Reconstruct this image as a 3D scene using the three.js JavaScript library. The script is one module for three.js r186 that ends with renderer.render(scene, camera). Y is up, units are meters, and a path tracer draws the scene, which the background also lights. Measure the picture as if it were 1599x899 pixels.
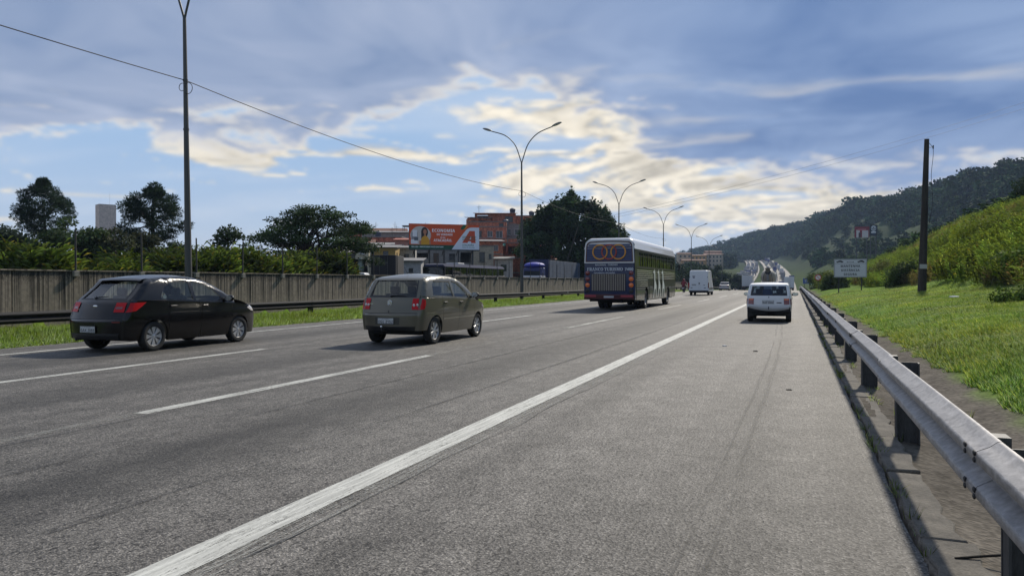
import * as THREE from 'three';
import { mergeGeometries, mergeVertices, toCreasedNormals } from 'three/addons/utils/BufferGeometryUtils.js';
import { RoundedBoxGeometry } from 'three/addons/geometries/RoundedBoxGeometry.js';
import { TessellateModifier } from 'three/addons/modifiers/TessellateModifier.js';
import { MarchingCubes } from 'three/addons/objects/MarchingCubes.js';

// ---------- camera, sky, sun, exposure ----------
// metres; the highway runs along -z, x is the offset to the right of the camera
const scene = new THREE.Scene();
const camera = new THREE.PerspectiveCamera(41.72, 1024 / 575, 0.1, 8000);
camera.rotation.order = 'YXZ';
camera.position.set(0, 1.4, 0);
camera.rotation.y = 20.6 * Math.PI / 180;
camera.rotation.x = -0.46 * Math.PI / 180;
scene.add(camera);

const renderer = new THREE.WebGLRenderer({ antialias: true });
renderer.setSize(1024, 575);
renderer.toneMapping = THREE.LinearToneMapping;
renderer.toneMappingExposure = 1.12;
renderer.shadowMap.enabled = true;

const R = (d) => d * Math.PI / 180;
function mulberry(a) { return () => { a = (a + 0x6d2b79f5) | 0; let t = Math.imul(a ^ (a >>> 15), 1 | a); t = (t + Math.imul(t ^ (t >>> 7), 61 | t)) ^ t; return ((t ^ (t >>> 14)) >>> 0) / 4294967296; }; }
const perm = new Uint8Array(512);
{ const r = mulberry(77), p = [...Array(256).keys()]; for (let i = 255; i > 0; i--) { const j = Math.floor(r() * (i + 1)); [p[i], p[j]] = [p[j], p[i]]; } for (let i = 0; i < 512; i++) perm[i] = p[i & 255]; }
const GX = new Float64Array(256), GY = new Float64Array(256);
for (let i = 0; i < 256; i++) { GX[i] = Math.cos(i * 2.399963); GY[i] = Math.sin(i * 2.399963); }
function noise(x, y) {
  const xf = Math.floor(x), yf = Math.floor(y), X = xf & 255, Y = yf & 255; x -= xf; y -= yf;
  const u = x * x * x * (x * (x * 6 - 15) + 10), v = y * y * y * (y * (y * 6 - 15) + 10);
  const a = perm[perm[X] + Y], b = perm[perm[X + 1] + Y], c = perm[perm[X] + Y + 1], d = perm[perm[X + 1] + Y + 1];
  const n0 = GX[a] * x + GY[a] * y, n1 = GX[b] * (x - 1) + GY[b] * y, n2 = GX[c] * x + GY[c] * (y - 1), n3 = GX[d] * (x - 1) + GY[d] * (y - 1);
  return 1.45 * (n0 + u * (n1 - n0) + v * (n2 - n0 + u * (n0 - n1 - n2 + n3)));
}
function fbm(x, y, o = 4) { let s = 0, a = 0.5; for (let i = 0; i < o; i++) { s += a * noise(x, y); x = x * 2.03 + 17.3; y = y * 2.03 + 9.1; a *= 0.5; } return s; }
const clamp = (x, a = 0, b = 1) => Math.min(b, Math.max(a, x));
const sstep = (a, b, x) => { const t = clamp((x - a) / (b - a)); return t * t * (3 - 2 * t); };
const lerp = (a, b, t) => a + (b - a) * t;
function curve(pts) { // smooth interpolation through [x, y] pairs
  return (x) => {
    if (x <= pts[0][0]) return pts[0][1];
    for (let i = 0; i < pts.length - 1; i++) if (x <= pts[i + 1][0]) {
      const [x0, y0] = pts[i], [x1, y1] = pts[i + 1], h = x1 - x0, t = (x - x0) / h;
      const sl = (k) => (k <= 0 || k >= pts.length - 1 ? (k <= 0 ? (pts[1][1] - pts[0][1]) / (pts[1][0] - pts[0][0]) : (pts[k][1] - pts[k - 1][1]) / (pts[k][0] - pts[k - 1][0])) : (pts[k + 1][1] - pts[k - 1][1]) / (pts[k + 1][0] - pts[k - 1][0]));
      const m0 = sl(i) * h, m1 = sl(i + 1) * h, t2 = t * t, t3 = t2 * t;
      return (2 * t3 - 3 * t2 + 1) * y0 + (t3 - 2 * t2 + t) * m0 + (-2 * t3 + 3 * t2) * y1 + (t3 - t2) * m1;
    }
    return pts[pts.length - 1][1];
  };
}

// the sky: clear blue low on the left, a blue-grey cloud sheet above, broken cream cloud along its edge
{
  const W = 2048, H = 1024, data = new Float32Array(W * H * 4);
  const deckEdge = curve([[-180, 11], [-90, 9], [-56, 9.6], [-36, 10.6], [-29, 11.8], [-22, 13.6], [-15, 12.6], [-9, 9.6], [-4, 7.4], [4, 6.4], [14, 6.0], [60, 8], [180, 11]]);
  for (let j = 0; j < H; j++) {
    const el = (j + 0.5) / H * 180 - 90, ce = Math.cos(R(el)), se = Math.sin(R(el));
    for (let i = 0; i < W; i++) {
      const k = (j * W + i) * 4;
      const phi = ((i + 0.5) / W - 0.5) * 2 * Math.PI;            // atan2(z, x)
      const dx = Math.cos(phi) * ce, dz = Math.sin(phi) * ce;
      let az = Math.atan2(dx, -dz) * 180 / Math.PI;               // 0 = along the road, + to the right
      if (el < -0.5) { data[k] = 0.30; data[k + 1] = 0.33; data[k + 2] = 0.34; data[k + 3] = 1; continue; }
      const q = 1 / (se + 0.055), px = dx * q, pz = dz * q;        // a flat cloud layer seen in perspective
      const w1 = fbm(px * 0.55 + 3.1, pz * 0.55 + 8.2, 3), w2 = fbm(px * 0.55 + 41.7, pz * 0.55 + 1.9, 3);
      const qx = px + w1 * 0.9, qz = pz + w2 * 0.9;
      const big = fbm(qx * 0.42 + 5.5, qz * 0.42 + 2.2, 4), mid = fbm(qx * 1.1 + 12, qz * 1.1 + 31, 4);
      // clear air
      const hz = Math.exp(-Math.max(el, 0) / 6.5);
      let r = lerp(0.265, 0.56, hz), g = lerp(0.44, 0.63, hz), b = lerp(0.70, 0.72, hz);
      const side = sstep(-34, -6, az) * (1 - sstep(70, 130, az));      // the half of the sky towards the sun is milkier
      r = lerp(r, 0.50, side * 0.35); g = lerp(g, 0.56, side * 0.35); b = lerp(b, 0.66, side * 0.3);
      // thin high veil
      const veil = sstep(0.0, 0.5, fbm(px * 0.5 + 20, pz * 1.1 + 4, 4) + 0.06) * 0.35 * sstep(1, 5, el);
      r = lerp(r, 0.60, veil); g = lerp(g, 0.67, veil); b = lerp(b, 0.78, veil);
      // broken cloud: a wide field of small cells towards the sun, a few puffs elsewhere
      const band = Math.min(1, Math.exp(-(((az + 9) / 15) ** 2)) + 0.85 * Math.exp(-(((az - 12) / 13) ** 2)));
      const inEl = sstep(2.0, 4.6, el) * (1 - sstep(12, 17, el));
      const cells = fbm(qx * 1.9 + 12, qz * 1.9 + 31, 4), tiny = fbm(qx * 6 + 7, qz * 6 + 3, 3);
      const dens = cells * 0.55 + mid * 0.75 + tiny * 0.34 + 0.46 * band * inEl - 0.25 + 0.1 * sstep(4, 8, el) + 0.24 * Math.exp(-(((el - deckEdge(az) + 1.6) / 1.5) ** 2));
      const puffs = sstep(0.06, 0.30, dens);
      const cr = clamp(0.88 + tiny * 0.8 + cells * 0.4 - 0.5 * sstep(0.35, 0.8, dens), 0.5, 1.12), lit = 0.82 + 0.2 * band;
      r = lerp(r, 0.95 * cr * lit, puffs * 0.95); g = lerp(g, 0.865 * cr * lit, puffs * 0.95); b = lerp(b, 0.71 * cr * lit, puffs * 0.95);
      // the cloud sheet, ragged and bright along its lower edge
      const e = el - deckEdge(az) + big * 4.0 + mid * 3.0 + cells * 2.6 + tiny * 2.4;
      const deck = sstep(-0.5, 0.9, e), thick = sstep(-0.6, 2.2, e);
      const tone = clamp(0.42 + fbm(qx * 1.0 + 60, qz * 0.6 + 11, 5) * 1.0 + fbm(px * 0.35 + 2, pz * 0.35 + 90, 3) * 0.7 + cells * 0.3 + tiny * 0.12, 0, 1);
      const blueish = sstep(-34, 0, az) * (1 - sstep(90, 150, az));
      let tr = lerp(0.145, 0.40, tone), tg = lerp(0.222, 0.475, tone), tb = lerp(0.40, 0.64, tone);
      tr *= lerp(1.34, 0.86, blueish); tg *= lerp(1.24, 0.95, blueish); tb *= lerp(1.12, 1.03, blueish);
      const er = lerp(0.86, tr, thick), eg = lerp(0.80, tg, thick), eb = lerp(0.70, tb, thick);
      r = lerp(r, er, deck); g = lerp(g, eg, deck); b = lerp(b, eb, deck);
      // cream rifts where the sheet is thin
      const rift = sstep(0.14, 0.58, fbm(qx * 0.7 + 33, qz * 2.0 + 71, 5) + 0.10 * tiny) * (1 - sstep(4, 10, e)) * deck * sstep(-30, -14, az);
      r = lerp(r, 0.80, rift * 0.42); g = lerp(g, 0.75, rift * 0.42); b = lerp(b, 0.65, rift * 0.42);
      // low haze
      const low = Math.exp(-Math.max(el, 0) / 2.4) * 0.75;
      r = lerp(r, 0.60, low); g = lerp(g, 0.635, low); b = lerp(b, 0.67, low);
      data[k] = r; data[k + 1] = g; data[k + 2] = b; data[k + 3] = 1;
    }
  }
  const sky = new THREE.DataTexture(data, W, H, THREE.RGBAFormat, THREE.FloatType);
  sky.mapping = THREE.EquirectangularReflectionMapping; sky.magFilter = THREE.LinearFilter; sky.minFilter = THREE.LinearFilter; sky.needsUpdate = true;
  scene.background = sky; scene.environment = sky;
}
// the sun, ahead and a little to the right, veiled by thin cloud
const SUN_AZ = R(9), SUN_EL = R(39);
const sun = new THREE.DirectionalLight(new THREE.Color(1.0, 0.92, 0.79), 4.4);
sun.position.set(Math.sin(SUN_AZ) * Math.cos(SUN_EL) * 300, Math.sin(SUN_EL) * 300, -Math.cos(SUN_AZ) * Math.cos(SUN_EL) * 300 - 40);
sun.target.position.set(0, 0, -40);
sun.castShadow = true; sun.shadow.radius = 5; sun.shadow.mapSize.set(2048, 2048);
Object.assign(sun.shadow.camera, { left: -120, right: 120, top: 120, bottom: -120, near: 1, far: 800 });
scene.add(sun, sun.target);
scene.fog = new THREE.FogExp2(new THREE.Color(0.50, 0.66, 0.92), 0.00017);

// ---------- helpers ----------
const used = new Map();
function numbered(n) { const k = used.get(n) || 0; used.set(n, k + 1); return k ? n + '_' + String(k).padStart(3, '0') : n; }
function shadows(o) { o.traverse((m) => { if (m.isMesh) { m.castShadow = true; m.receiveShadow = true; } }); return o; }
function tag(o, label, category, group) { o.userData.label = label; o.userData.category = category; if (group) o.userData.group = group; return o; }
function mesh(name, geo, mat, parent) { const m = new THREE.Mesh(geo, mat); m.name = parent ? name : numbered(name); m.castShadow = m.receiveShadow = true; (parent || scene).add(m); return m; }
function part(name, geos, mat, parent) { return mesh(name, Array.isArray(geos) ? merge(geos) : geos, mat, parent); }
function structure(o) { o.userData.kind = 'structure'; return o; }
function stuff(o, label, category) { o.userData.kind = 'stuff'; if (label) { o.userData.label = label; o.userData.category = category; } return o; }
function thing(name, label, category, [x, y, z] = [0, 0, 0], turn = 0, group) {
  const o = new THREE.Group(); o.name = numbered(name); o.position.set(x, y, z); o.rotation.y = turn; scene.add(o);
  return tag(o, label, category, group);
}
function copy(src, label, [x, y, z], turn = 0, scale = 1) {
  const c = src.clone(); c.userData = { ...src.userData, label }; c.name = numbered(src.name.replace(/_\d{3}$/, '')); c.position.set(x, y, z); c.rotation.y = turn; c.scale.setScalar(scale); scene.add(c); return c;
}
function merge(list) {
  const gs = list.map((g) => { const h = g.index ? g.toNonIndexed() : g; for (const k of Object.keys(h.attributes)) if (!['position', 'normal', 'uv', 'color'].includes(k)) h.deleteAttribute(k); return h; });
  const anyColor = gs.some((g) => g.attributes.color);
  for (const g of gs) { const n = g.attributes.position.count; if (!g.attributes.uv) g.setAttribute('uv', new THREE.BufferAttribute(new Float32Array(n * 2), 2)); if (!g.attributes.normal) g.computeVertexNormals(); if (anyColor && !g.attributes.color) g.setAttribute('color', new THREE.BufferAttribute(new Float32Array(n * 3).fill(1), 3)); }
  return gs.length === 1 ? gs[0] : mergeGeometries(gs);
}
const box = (w, h, d, x = 0, y = 0, z = 0) => new THREE.BoxGeometry(w, h, d).translate(x, y, z);
const rbox = (w, h, d, r, x = 0, y = 0, z = 0, seg = 2) => new RoundedBoxGeometry(w, h, d, seg, r).translate(x, y, z);
const cyl = (r0, r1, h, n = 12, x = 0, y = 0, z = 0) => new THREE.CylinderGeometry(r0, r1, h, n).translate(x, y, z);
const V = (x, y, z) => new THREE.Vector3(x, y, z);
function rod(a, b, r0, r1 = r0, n = 8) { // tapered bar between two points
  const d = b.clone().sub(a), g = new THREE.CylinderGeometry(r1, r0, d.length(), n);
  g.applyQuaternion(new THREE.Quaternion().setFromUnitVectors(V(0, 1, 0), d.normalize())); g.translate((a.x + b.x) / 2, (a.y + b.y) / 2, (a.z + b.z) / 2); return g;
}
function tube(pts, r, n = 24, m = 6) { return new THREE.TubeGeometry(new THREE.CatmullRomCurve3(pts), n, r, m); }
function grid(nu, nv, fn, uvs = 1) { // parametric sheet, fn(u, v) -> [x, y, z] with u, v in 0..1
  const p = [], uv = [], idx = [];
  for (let j = 0; j <= nv; j++) for (let i = 0; i <= nu; i++) { const q = fn(i / nu, j / nv); p.push(q[0], q[1], q[2]); uv.push(i / nu * uvs, j / nv * uvs); }
  for (let j = 0; j < nv; j++) for (let i = 0; i < nu; i++) { const a = j * (nu + 1) + i; idx.push(a, a + 1, a + nu + 2, a, a + nu + 2, a + nu + 1); }
  const g = new THREE.BufferGeometry(); g.setAttribute('position', new THREE.Float32BufferAttribute(p, 3)); g.setAttribute('uv', new THREE.Float32BufferAttribute(uv, 2)); g.setIndex(idx); g.computeVertexNormals(); return g;
}
function paint(g, rgb) { const n = g.attributes.position.count, c = new Float32Array(n * 3); for (let i = 0; i < n; i++) { c[i * 3] = rgb[0]; c[i * 3 + 1] = rgb[1]; c[i * 3 + 2] = rgb[2]; } g.setAttribute('color', new THREE.BufferAttribute(c, 3)); return g; }
const lin = (r, g, b) => new THREE.Color().setRGB(r, g, b);
function std(rgb, roughness = 0.8, o = {}) { return new THREE.MeshStandardMaterial({ color: Array.isArray(rgb) ? lin(...rgb) : rgb, roughness, ...o }); }
function phys(rgb, roughness, o = {}) { return new THREE.MeshPhysicalMaterial({ color: lin(...rgb), roughness, ...o }); }
function texture(w, h, fn, srgb = true) { // fn(i, j) -> [r, g, b] 0..255
  const d = new Uint8Array(w * h * 4);
  for (let j = 0; j < h; j++) for (let i = 0; i < w; i++) { const c = fn(i, j), k = (j * w + i) * 4; d[k] = clamp(c[0], 0, 255); d[k + 1] = clamp(c[1], 0, 255); d[k + 2] = clamp(c[2], 0, 255); d[k + 3] = c[3] ?? 255; }
  const t = new THREE.DataTexture(d, w, h); t.wrapS = t.wrapT = THREE.RepeatWrapping; t.magFilter = THREE.LinearFilter; t.minFilter = THREE.LinearMipmapLinearFilter; t.generateMipmaps = true; if (srgb) t.colorSpace = THREE.SRGBColorSpace; t.needsUpdate = true; return t;
}
function print(w, h, draw) { const c = document.createElement('canvas'); c.width = w; c.height = h; const x = c.getContext('2d'); draw(x, w, h); const t = new THREE.CanvasTexture(c); t.colorSpace = THREE.SRGBColorSpace; return t; }
// tiling noise for textures
function tnoise(x, y, n, seed) { // n cells per tile
  const xi = Math.floor(x), yi = Math.floor(y), h = (a, b) => { a = ((a % n) + n) % n; b = ((b % n) + n) % n; return perm[(perm[(a + seed) & 255] + b * 7 + (a >> 8) * 31 + (b >> 8) * 57) & 255] / 255; };
  const fx = x - xi, fy = y - yi, u = fx * fx * (3 - 2 * fx), v = fy * fy * (3 - 2 * fy);
  return lerp(lerp(h(xi, yi), h(xi + 1, yi), u), lerp(h(xi, yi + 1), h(xi + 1, yi + 1), u), v);
}

// ---------- ground, road, hills ----------
const roadY = curve([[-40, 0], [60, 0], [115, 0], [160, -0.3], [200, -0.8], [260, -2.2], [320, -1.6], [400, 1.0], [500, 5.4], [650, 12], [800, 19.5], [900, 25], [1000, 28]]);
const roadX = curve([[-40, 0], [200, 0], [320, -0.2], [400, -1], [500, -3.2], [650, -8.5], [800, -16.5], [900, -24], [1000, -34]]);
const bank = curve([[0.8, 0], [1.3, -0.06], [2.0, 0.03], [3.2, 0.32], [4.5, 0.55], [7, 0.78], [9, 1.15], [11, 2.2], [14, 4.0], [18, 6.6], [22, 8.9], [27, 11], [33, 12.2], [45, 12.6], [70, 9]]);
const crest = [[330, 250, 60], [185, 520, 67], [122, 800, 73], [48, 1190, 77], [-60, 1480, 66], [-170, 1750, 62], [-420, 2100, 30]];
function ridge(x, s) {
  let best = 0;
  for (let i = 0; i < crest.length - 1; i++) {
    const [x0, s0, h0] = crest[i], [x1, s1, h1] = crest[i + 1], dx = x1 - x0, ds = s1 - s0, t = clamp(((x - x0) * dx + (s - s0) * ds) / (dx * dx + ds * ds));
    const px = x0 + dx * t, ps = s0 + ds * t, d = Math.hypot(x - px, s - ps), h = lerp(h0, h1, t);
    const w = lerp(150, 300, clamp((s - 500) / 900));
    best = Math.max(best, h * Math.exp(-((d / w) ** 2) * 1.7) * (1 - sstep(w * 1.1, w * 1.9, d)));
  }
  return best;
}
function landY(x, s) {
  const rx = roadX(s), ry = roadY(s), L = x - rx, far = sstep(140, 420, s), near = 1 - sstep(30, 90, Math.abs(L));
  let y = 0;
  if (L > 0.6) {
    const amp = sstep(2.5, 12, L);
    const b = bank(L) * (1 + amp * (0.16 * fbm(s * 0.035 + 3, L * 0.05, 3) - 0.1 * far)) + amp * 0.5 * fbm(s * 0.11, L * 0.16 + 8, 3) + 0.06 * sstep(2, 3, L) * fbm(s * 0.7, L * 0.9, 3);
    y = ry + (s < -30 ? b * 0.8 : b);
  } else if (L > -15.8) y = ry - 0.12;
  else if (L > -25) y = ry * 0.9 - 0.03 + 0.09 * sstep(-15.8, -17.2, L) - 0.34 * sstep(-18, -21.5, L) + 0.03 * fbm(x * 0.6, s * 0.5, 3) * sstep(-15.8, -17, L);
  else {
    y = ry * near * 0.9 + 0.05;
    y += 5 * sstep(-52, -125, x) * sstep(20, 90, s) + 5 * sstep(-150, -420, x);
    y += 6 * sstep(-20, -60, L) * sstep(260, 420, s) * (1 - sstep(500, 900, s));
    y += fbm(x * 0.02, s * 0.02, 3) * 3 * sstep(-60, -140, x);
  }
  const h = ridge(x, s), off = Math.max(sstep(8, 60, Math.abs(L + 8) - 9), sstep(1020, 1120, s));
  const rough = fbm(x * 0.012, s * 0.012, 4) * 13 + fbm(x * 0.05, s * 0.05, 3) * 3;
  if (h > 0.5) y = y + Math.max(0, h + rough * sstep(3, 30, h) - Math.max(0, y) * 0.9) * off;
  return y;
}
const grain = texture(512, 512, (i, j) => {
  const n = tnoise(i / 4, j / 4, 128, 3) * 0.5 + tnoise(i / 16, j / 16, 32, 9) * 0.3 + tnoise(i / 64, j / 64, 8, 5) * 0.2, v = 150 + n * 105; return [v, v, v];
});
// the terrain sheet: fine near the camera, coarse towards the horizon
{
  const rad = [0]; for (let r = 1.2; r < 5200; r *= r < 60 ? 1.035 : 1.028) rad.push(r);
  const ang = []; for (let a = -180; a < 180; a += (a > -75 && a < 40) ? 0.3 : 4) ang.push(a);
  const p = [], c = [], uv = [], idx = [];
  const col = new THREE.Color();
  for (const r of rad) for (const a of ang) {
    const x = Math.sin(R(a)) * r, s = Math.cos(R(a)) * r, y = r > 2600 ? lerp(landY(x, s), 8, sstep(2600, 4200, r)) : landY(x, s);
    p.push(x, y, -s); uv.push(x / 3, s / 3);
    const L = x - roadX(s), n1 = fbm(x * 0.05 + 4, s * 0.05, 4), n2 = fbm(x * 0.6, s * 0.6, 3), h = ridge(x, s);
    let k = [0.14, 0.245, 0.024];                                            // mown grass
    const dry = sstep(0.05, 0.4, n1 + 0.35 * n2); k = [lerp(k[0], 0.15, dry * 0.55), lerp(k[1], 0.145, dry * 0.5), lerp(k[2], 0.045, dry * 0.5)];
    if (L > 0.5 && L < 4) { const e = sstep(2.5, 2.0, L + n2 * 0.7); const g = 0.5 + 0.5 * n2; k = [lerp(k[0], 0.13 + 0.09 * g, e), lerp(k[1], 0.116 + 0.08 * g, e), lerp(k[2], 0.098 + 0.066 * g, e)]; }
    { const f = sstep(130, 260, s); k = [lerp(k[0], 0.052, f), lerp(k[1], 0.092, f), lerp(k[2], 0.018, f)]; }
    if (h > 3) { const f = sstep(3, 14, h) * sstep(-0.25, 0.1, n1 + 0.2); k = [lerp(k[0], 0.030, f), lerp(k[1], 0.058, f), lerp(k[2], 0.018, f)]; }
    if (L < -25.2 && h < 4) { const st = sstep(-42, -40, L); k = st > 0.5 && s < 170 ? [0.16, 0.15, 0.135] : [0.05, 0.075, 0.022]; }
    const m = 0.85 + 0.3 * (n2 + 0.5); c.push(k[0] * m, k[1] * m, k[2] * m);
  }
  const nA = ang.length;
  for (let i = 0; i < rad.length - 1; i++) for (let j = 0; j < nA; j++) { const a = i * nA + j, b = i * nA + (j + 1) % nA; idx.push(a, b, b + nA, a, b + nA, a + nA); }
  const g = new THREE.BufferGeometry(); g.setAttribute('position', new THREE.Float32BufferAttribute(p, 3)); g.setAttribute('color', new THREE.Float32BufferAttribute(c, 3)); g.setAttribute('uv', new THREE.Float32BufferAttribute(uv, 2)); g.setIndex(idx); g.computeVertexNormals();
  structure(mesh('ground', g, new THREE.MeshPhysicalMaterial({ vertexColors: true, map: grain, roughness: 1, bumpMap: grain, bumpScale: 0.03, specularIntensity: 0.1 })));
}
// asphalt: coarse stone in dark binder
const asphaltMap = texture(1024, 1024, (i, j) => {
  const a = tnoise(i / 2.6666, j / 2.6666, 384, 11), b = tnoise(i / 5.3333, j / 5.3333, 192, 23), d = tnoise(i / 64, j / 64, 16, 31), e = tnoise(i / 128, j / 128, 8, 41);
  let v = 128 + (a - 0.5) * 84 + (b - 0.5) * 60 + (d - 0.5) * 22 + (e - 0.5) * 16; if (a > 0.8) v += 40; if (b < 0.2) v -= 34; return [v * 1.0, v * 0.985, v * 0.96];
});
const asphaltBump = texture(1024, 1024, (i, j) => { const a = tnoise(i / 2.6666, j / 2.6666, 384, 11), b = tnoise(i / 5.3333, j / 5.3333, 192, 23); const v = 110 + (a - 0.5) * 150 + (b - 0.5) * 130; return [v, v, v]; }, false);
const asphalt = new THREE.MeshPhysicalMaterial({ vertexColors: true, map: asphaltMap, bumpMap: asphaltBump, bumpScale: 0.006, roughness: 0.74, specularIntensity: 0.7 });
function roadStrip(l0, l1, s0, s1, colour, nl) {
  const st = []; for (let s = s0; s < s1; s += s < 40 ? 0.25 : s < 140 ? 1 : 6) st.push(s); st.push(s1);
  const p = [], c = [], uv = [], idx = [];
  for (const s of st) for (let i = 0; i <= nl; i++) { const L = lerp(l0, l1, i / nl), x = roadX(s) + L, k = colour(L, s, i); p.push(x + (k[3] || 0), roadY(s), -s); c.push(k[0], k[1], k[2]); uv.push(x / 2.6, s / 2.6); }
  const w = nl + 1; for (let j = 0; j < st.length - 1; j++) for (let i = 0; i < nl; i++) { const a = j * w + i; idx.push(a, a + 1, a + w + 1, a, a + w + 1, a + w); }
  const g = new THREE.BufferGeometry(); g.setAttribute('position', new THREE.Float32BufferAttribute(p, 3)); g.setAttribute('color', new THREE.Float32BufferAttribute(c, 3)); g.setAttribute('uv', new THREE.Float32BufferAttribute(uv, 2)); g.setIndex(idx); g.computeVertexNormals(); return g;
}
const LANE = [-14.25, -10.36, -6.52, -2.86];
function asphaltTone(L, s) {
  const streak = fbm(L * 2.6, s * 0.05 + 9, 4), patch = fbm(L * 0.35 + 20, s * 0.09, 3), fine = fbm(L * 1.6 + 7, s * 0.7, 3);
  let v = 0.36;
  if (L < LANE[3]) { // traffic lanes: oil-darkened middle, polished wheel tracks
    let d = 9; for (let i = 0; i < 3; i++) d = Math.min(d, Math.abs(L - (LANE[i] + LANE[i + 1]) / 2));
    v = 0.34 - 0.16 * Math.exp(-((d / 0.6) ** 2)) * (1 + 1.6 * streak + 0.8 * patch) + 0.05 * Math.exp(-(((d - 0.95) / 0.4) ** 2));
  } else v = 0.345 + 0.03 * patch;
  v = lerp(v, 0.15, sstep(210, 300, s)); v *= 1 + 0.55 * streak + 0.34 * patch + 0.14 * fine; return [v * 1.02, v * 0.985, v * 0.935];
}
structure(mesh('road', roadStrip(-15.6, 0.6, -14, 1000, (L, s, i) => { const k = asphaltTone(L, s); return i === 108 ? [...k, 0.05 * fbm(s * 1.3, 4, 4) + 0.03 * noise(s * 6, 2)] : i === 0 ? [...k, 0.3 * fbm(s * 0.5, 14, 4)] : k; }, 108), asphalt));
structure(mesh('road', roadStrip(-30.5, -19.2, 300, 1000, (L, s) => { const v = 0.14 + 0.04 * fbm(L, s * 0.1, 3); return [v, v, v]; }, 6), asphalt));
// painted lines, worn through to the asphalt
const wear = texture(512, 512, (i, j) => {
  const n = tnoise(i / 2, j / 2, 256, 3) * 0.38 + tnoise(i / 8, j / 8, 64, 13) * 0.34 + tnoise(i / 32, j / 64, 16, 23) * 0.28, e = Math.min(i, 511 - i) / 512, v = (n - 0.30 + Math.min(0.10, e * 1.1)) * 1500; return [v, v, v];
}, false);
const wearFar = texture(256, 256, (i, j) => { const n = tnoise(i / 4, j / 4, 64, 3) * 0.5 + tnoise(i / 16, j / 32, 16, 23) * 0.5, v = (n - 0.24) * 1200; return [v, v, v]; }, false);
const paintMap = texture(256, 256, (i, j) => { const v = 196 + tnoise(i / 2, j / 2, 128, 51) * 34 - tnoise(i / 16, j / 32, 16, 61) * 46; return [v, v, v * 0.97]; });
const linePaint = new THREE.MeshStandardMaterial({ map: paintMap, alphaMap: wear, transparent: true, roughness: 0.75, color: lin(0.82, 0.82, 0.80) });
const dashPaint = new THREE.MeshStandardMaterial({ map: paintMap, alphaMap: wearFar, transparent: true, roughness: 0.75, color: lin(0.80, 0.80, 0.78) });
function line(L, w, s0, s1, mat, name) {
  const st = []; for (let s = s0; s < s1; s += s < 60 ? 2 : 8) st.push(s); st.push(s1);
  const p = [], uv = [], idx = [];
  st.forEach((s, j) => { const x = roadX(s) + L + 0.012 * noise(s * 0.3, L); p.push(x - w / 2, roadY(s) + 0.005, -s, x + w / 2, roadY(s) + 0.005, -s); uv.push(0, s / 2.2, 1, s / 2.2); if (j) { const a = j * 2 - 2; idx.push(a, a + 1, a + 3, a, a + 3, a + 2); } });
  const g = new THREE.BufferGeometry(); g.setAttribute('position', new THREE.Float32BufferAttribute(p, 3)); g.setAttribute('uv', new THREE.Float32BufferAttribute(uv, 2)); g.setIndex(idx); g.computeVertexNormals();
  return structure(mesh(name, g, mat));
}
line(LANE[3], 0.24, -6, 900, linePaint, 'road_edge_line');
line(LANE[0], 0.17, -6, 900, dashPaint, 'road_edge_line');
for (const L of [LANE[1], LANE[2]]) for (let k = 0; k < 14; k++) { const s0 = k ? 22 + (k - 1) * 16.4 : 6.1; line(L, 0.18, s0, s0 + (k ? 8 : 6.8), dashPaint, 'lane_dash'); }
// sealed joint beside the lane line and tyre marks on the shoulder
const rubberMap = texture(64, 512, (i, j) => { const v = (tnoise(i / 4, j / 2, 256, 3) * 0.5 + tnoise(i / 8, j / 32, 16, 7) * 0.7 - 0.38 - Math.abs(i - 32) / 90) * 330; return [v, v, v]; }, false);
const rubber = new THREE.MeshStandardMaterial({ color: lin(0.022, 0.022, 0.022), alphaMap: rubberMap, transparent: true, roughness: 0.7 });
function mark(pts, w) { const g = grid(1, pts.length - 1, (u, v) => { const q = pts[Math.round(v * (pts.length - 1))]; return [q[0] + (u - 0.5) * w, 0.007, -q[1]]; }); return structure(mesh('tyre_mark', g, rubber)); }
mark([...Array(24).keys()].map((i) => [-0.42 + 0.10 * Math.sin(i * 0.16), 3.4 + i * 1.15]), 0.10);
mark([...Array(24).keys()].map((i) => [-0.56 + 0.10 * Math.sin(i * 0.16), 3.2 + i * 1.15]), 0.07);
mark([...Array(30).keys()].map((i) => [-5.35 + 0.12 * Math.sin(i * 0.1), 3 + i * 1.4]), 0.13);
mark([...Array(30).keys()].map((i) => [-3.9 + 0.16 * Math.sin(i * 0.12), 3 + i * 1.4]), 0.15);

const faint = new THREE.MeshStandardMaterial({ map: paintMap, alphaMap: texture(256, 256, (i, j) => { const n = tnoise(i / 3, j / 3, 85, 3) * 0.6 + tnoise(i / 16, j / 40, 16, 23) * 0.4, v = (n - 0.52) * 700; return [v, v, v]; }, false), transparent: true, roughness: 0.8, color: lin(0.6, 0.6, 0.58) });
line(LANE[2] - 0.02, 0.14, -6, 6.1, faint, 'worn_lane_line'); line(LANE[2] - 0.02, 0.13, 12.9, 60, faint, 'worn_lane_line'); line(LANE[3] + 0.2, 0.16, -6, 40, faint, 'worn_lane_line');
const crackM = std([0.012, 0.012, 0.012], 0.6);
function crack(x0, s0, x1, s1, w, seed) { const n = 60, g = grid(1, n, (u, v) => { const x = lerp(x0, x1, v) + 0.10 * fbm(v * 9, seed, 4), s = lerp(s0, s1, v) + 0.12 * fbm(v * 8 + 40, seed, 4), k = w * (0.4 + 0.9 * Math.abs(noise(v * 21, seed + 3))); return [x + (Math.abs(s1 - s0) > Math.abs(x1 - x0) ? (u - 0.5) * k : 0), 0.006, -s - (Math.abs(s1 - s0) > Math.abs(x1 - x0) ? 0 : (u - 0.5) * k)]; }); structure(mesh('road_crack', g, crackM)); }
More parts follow.
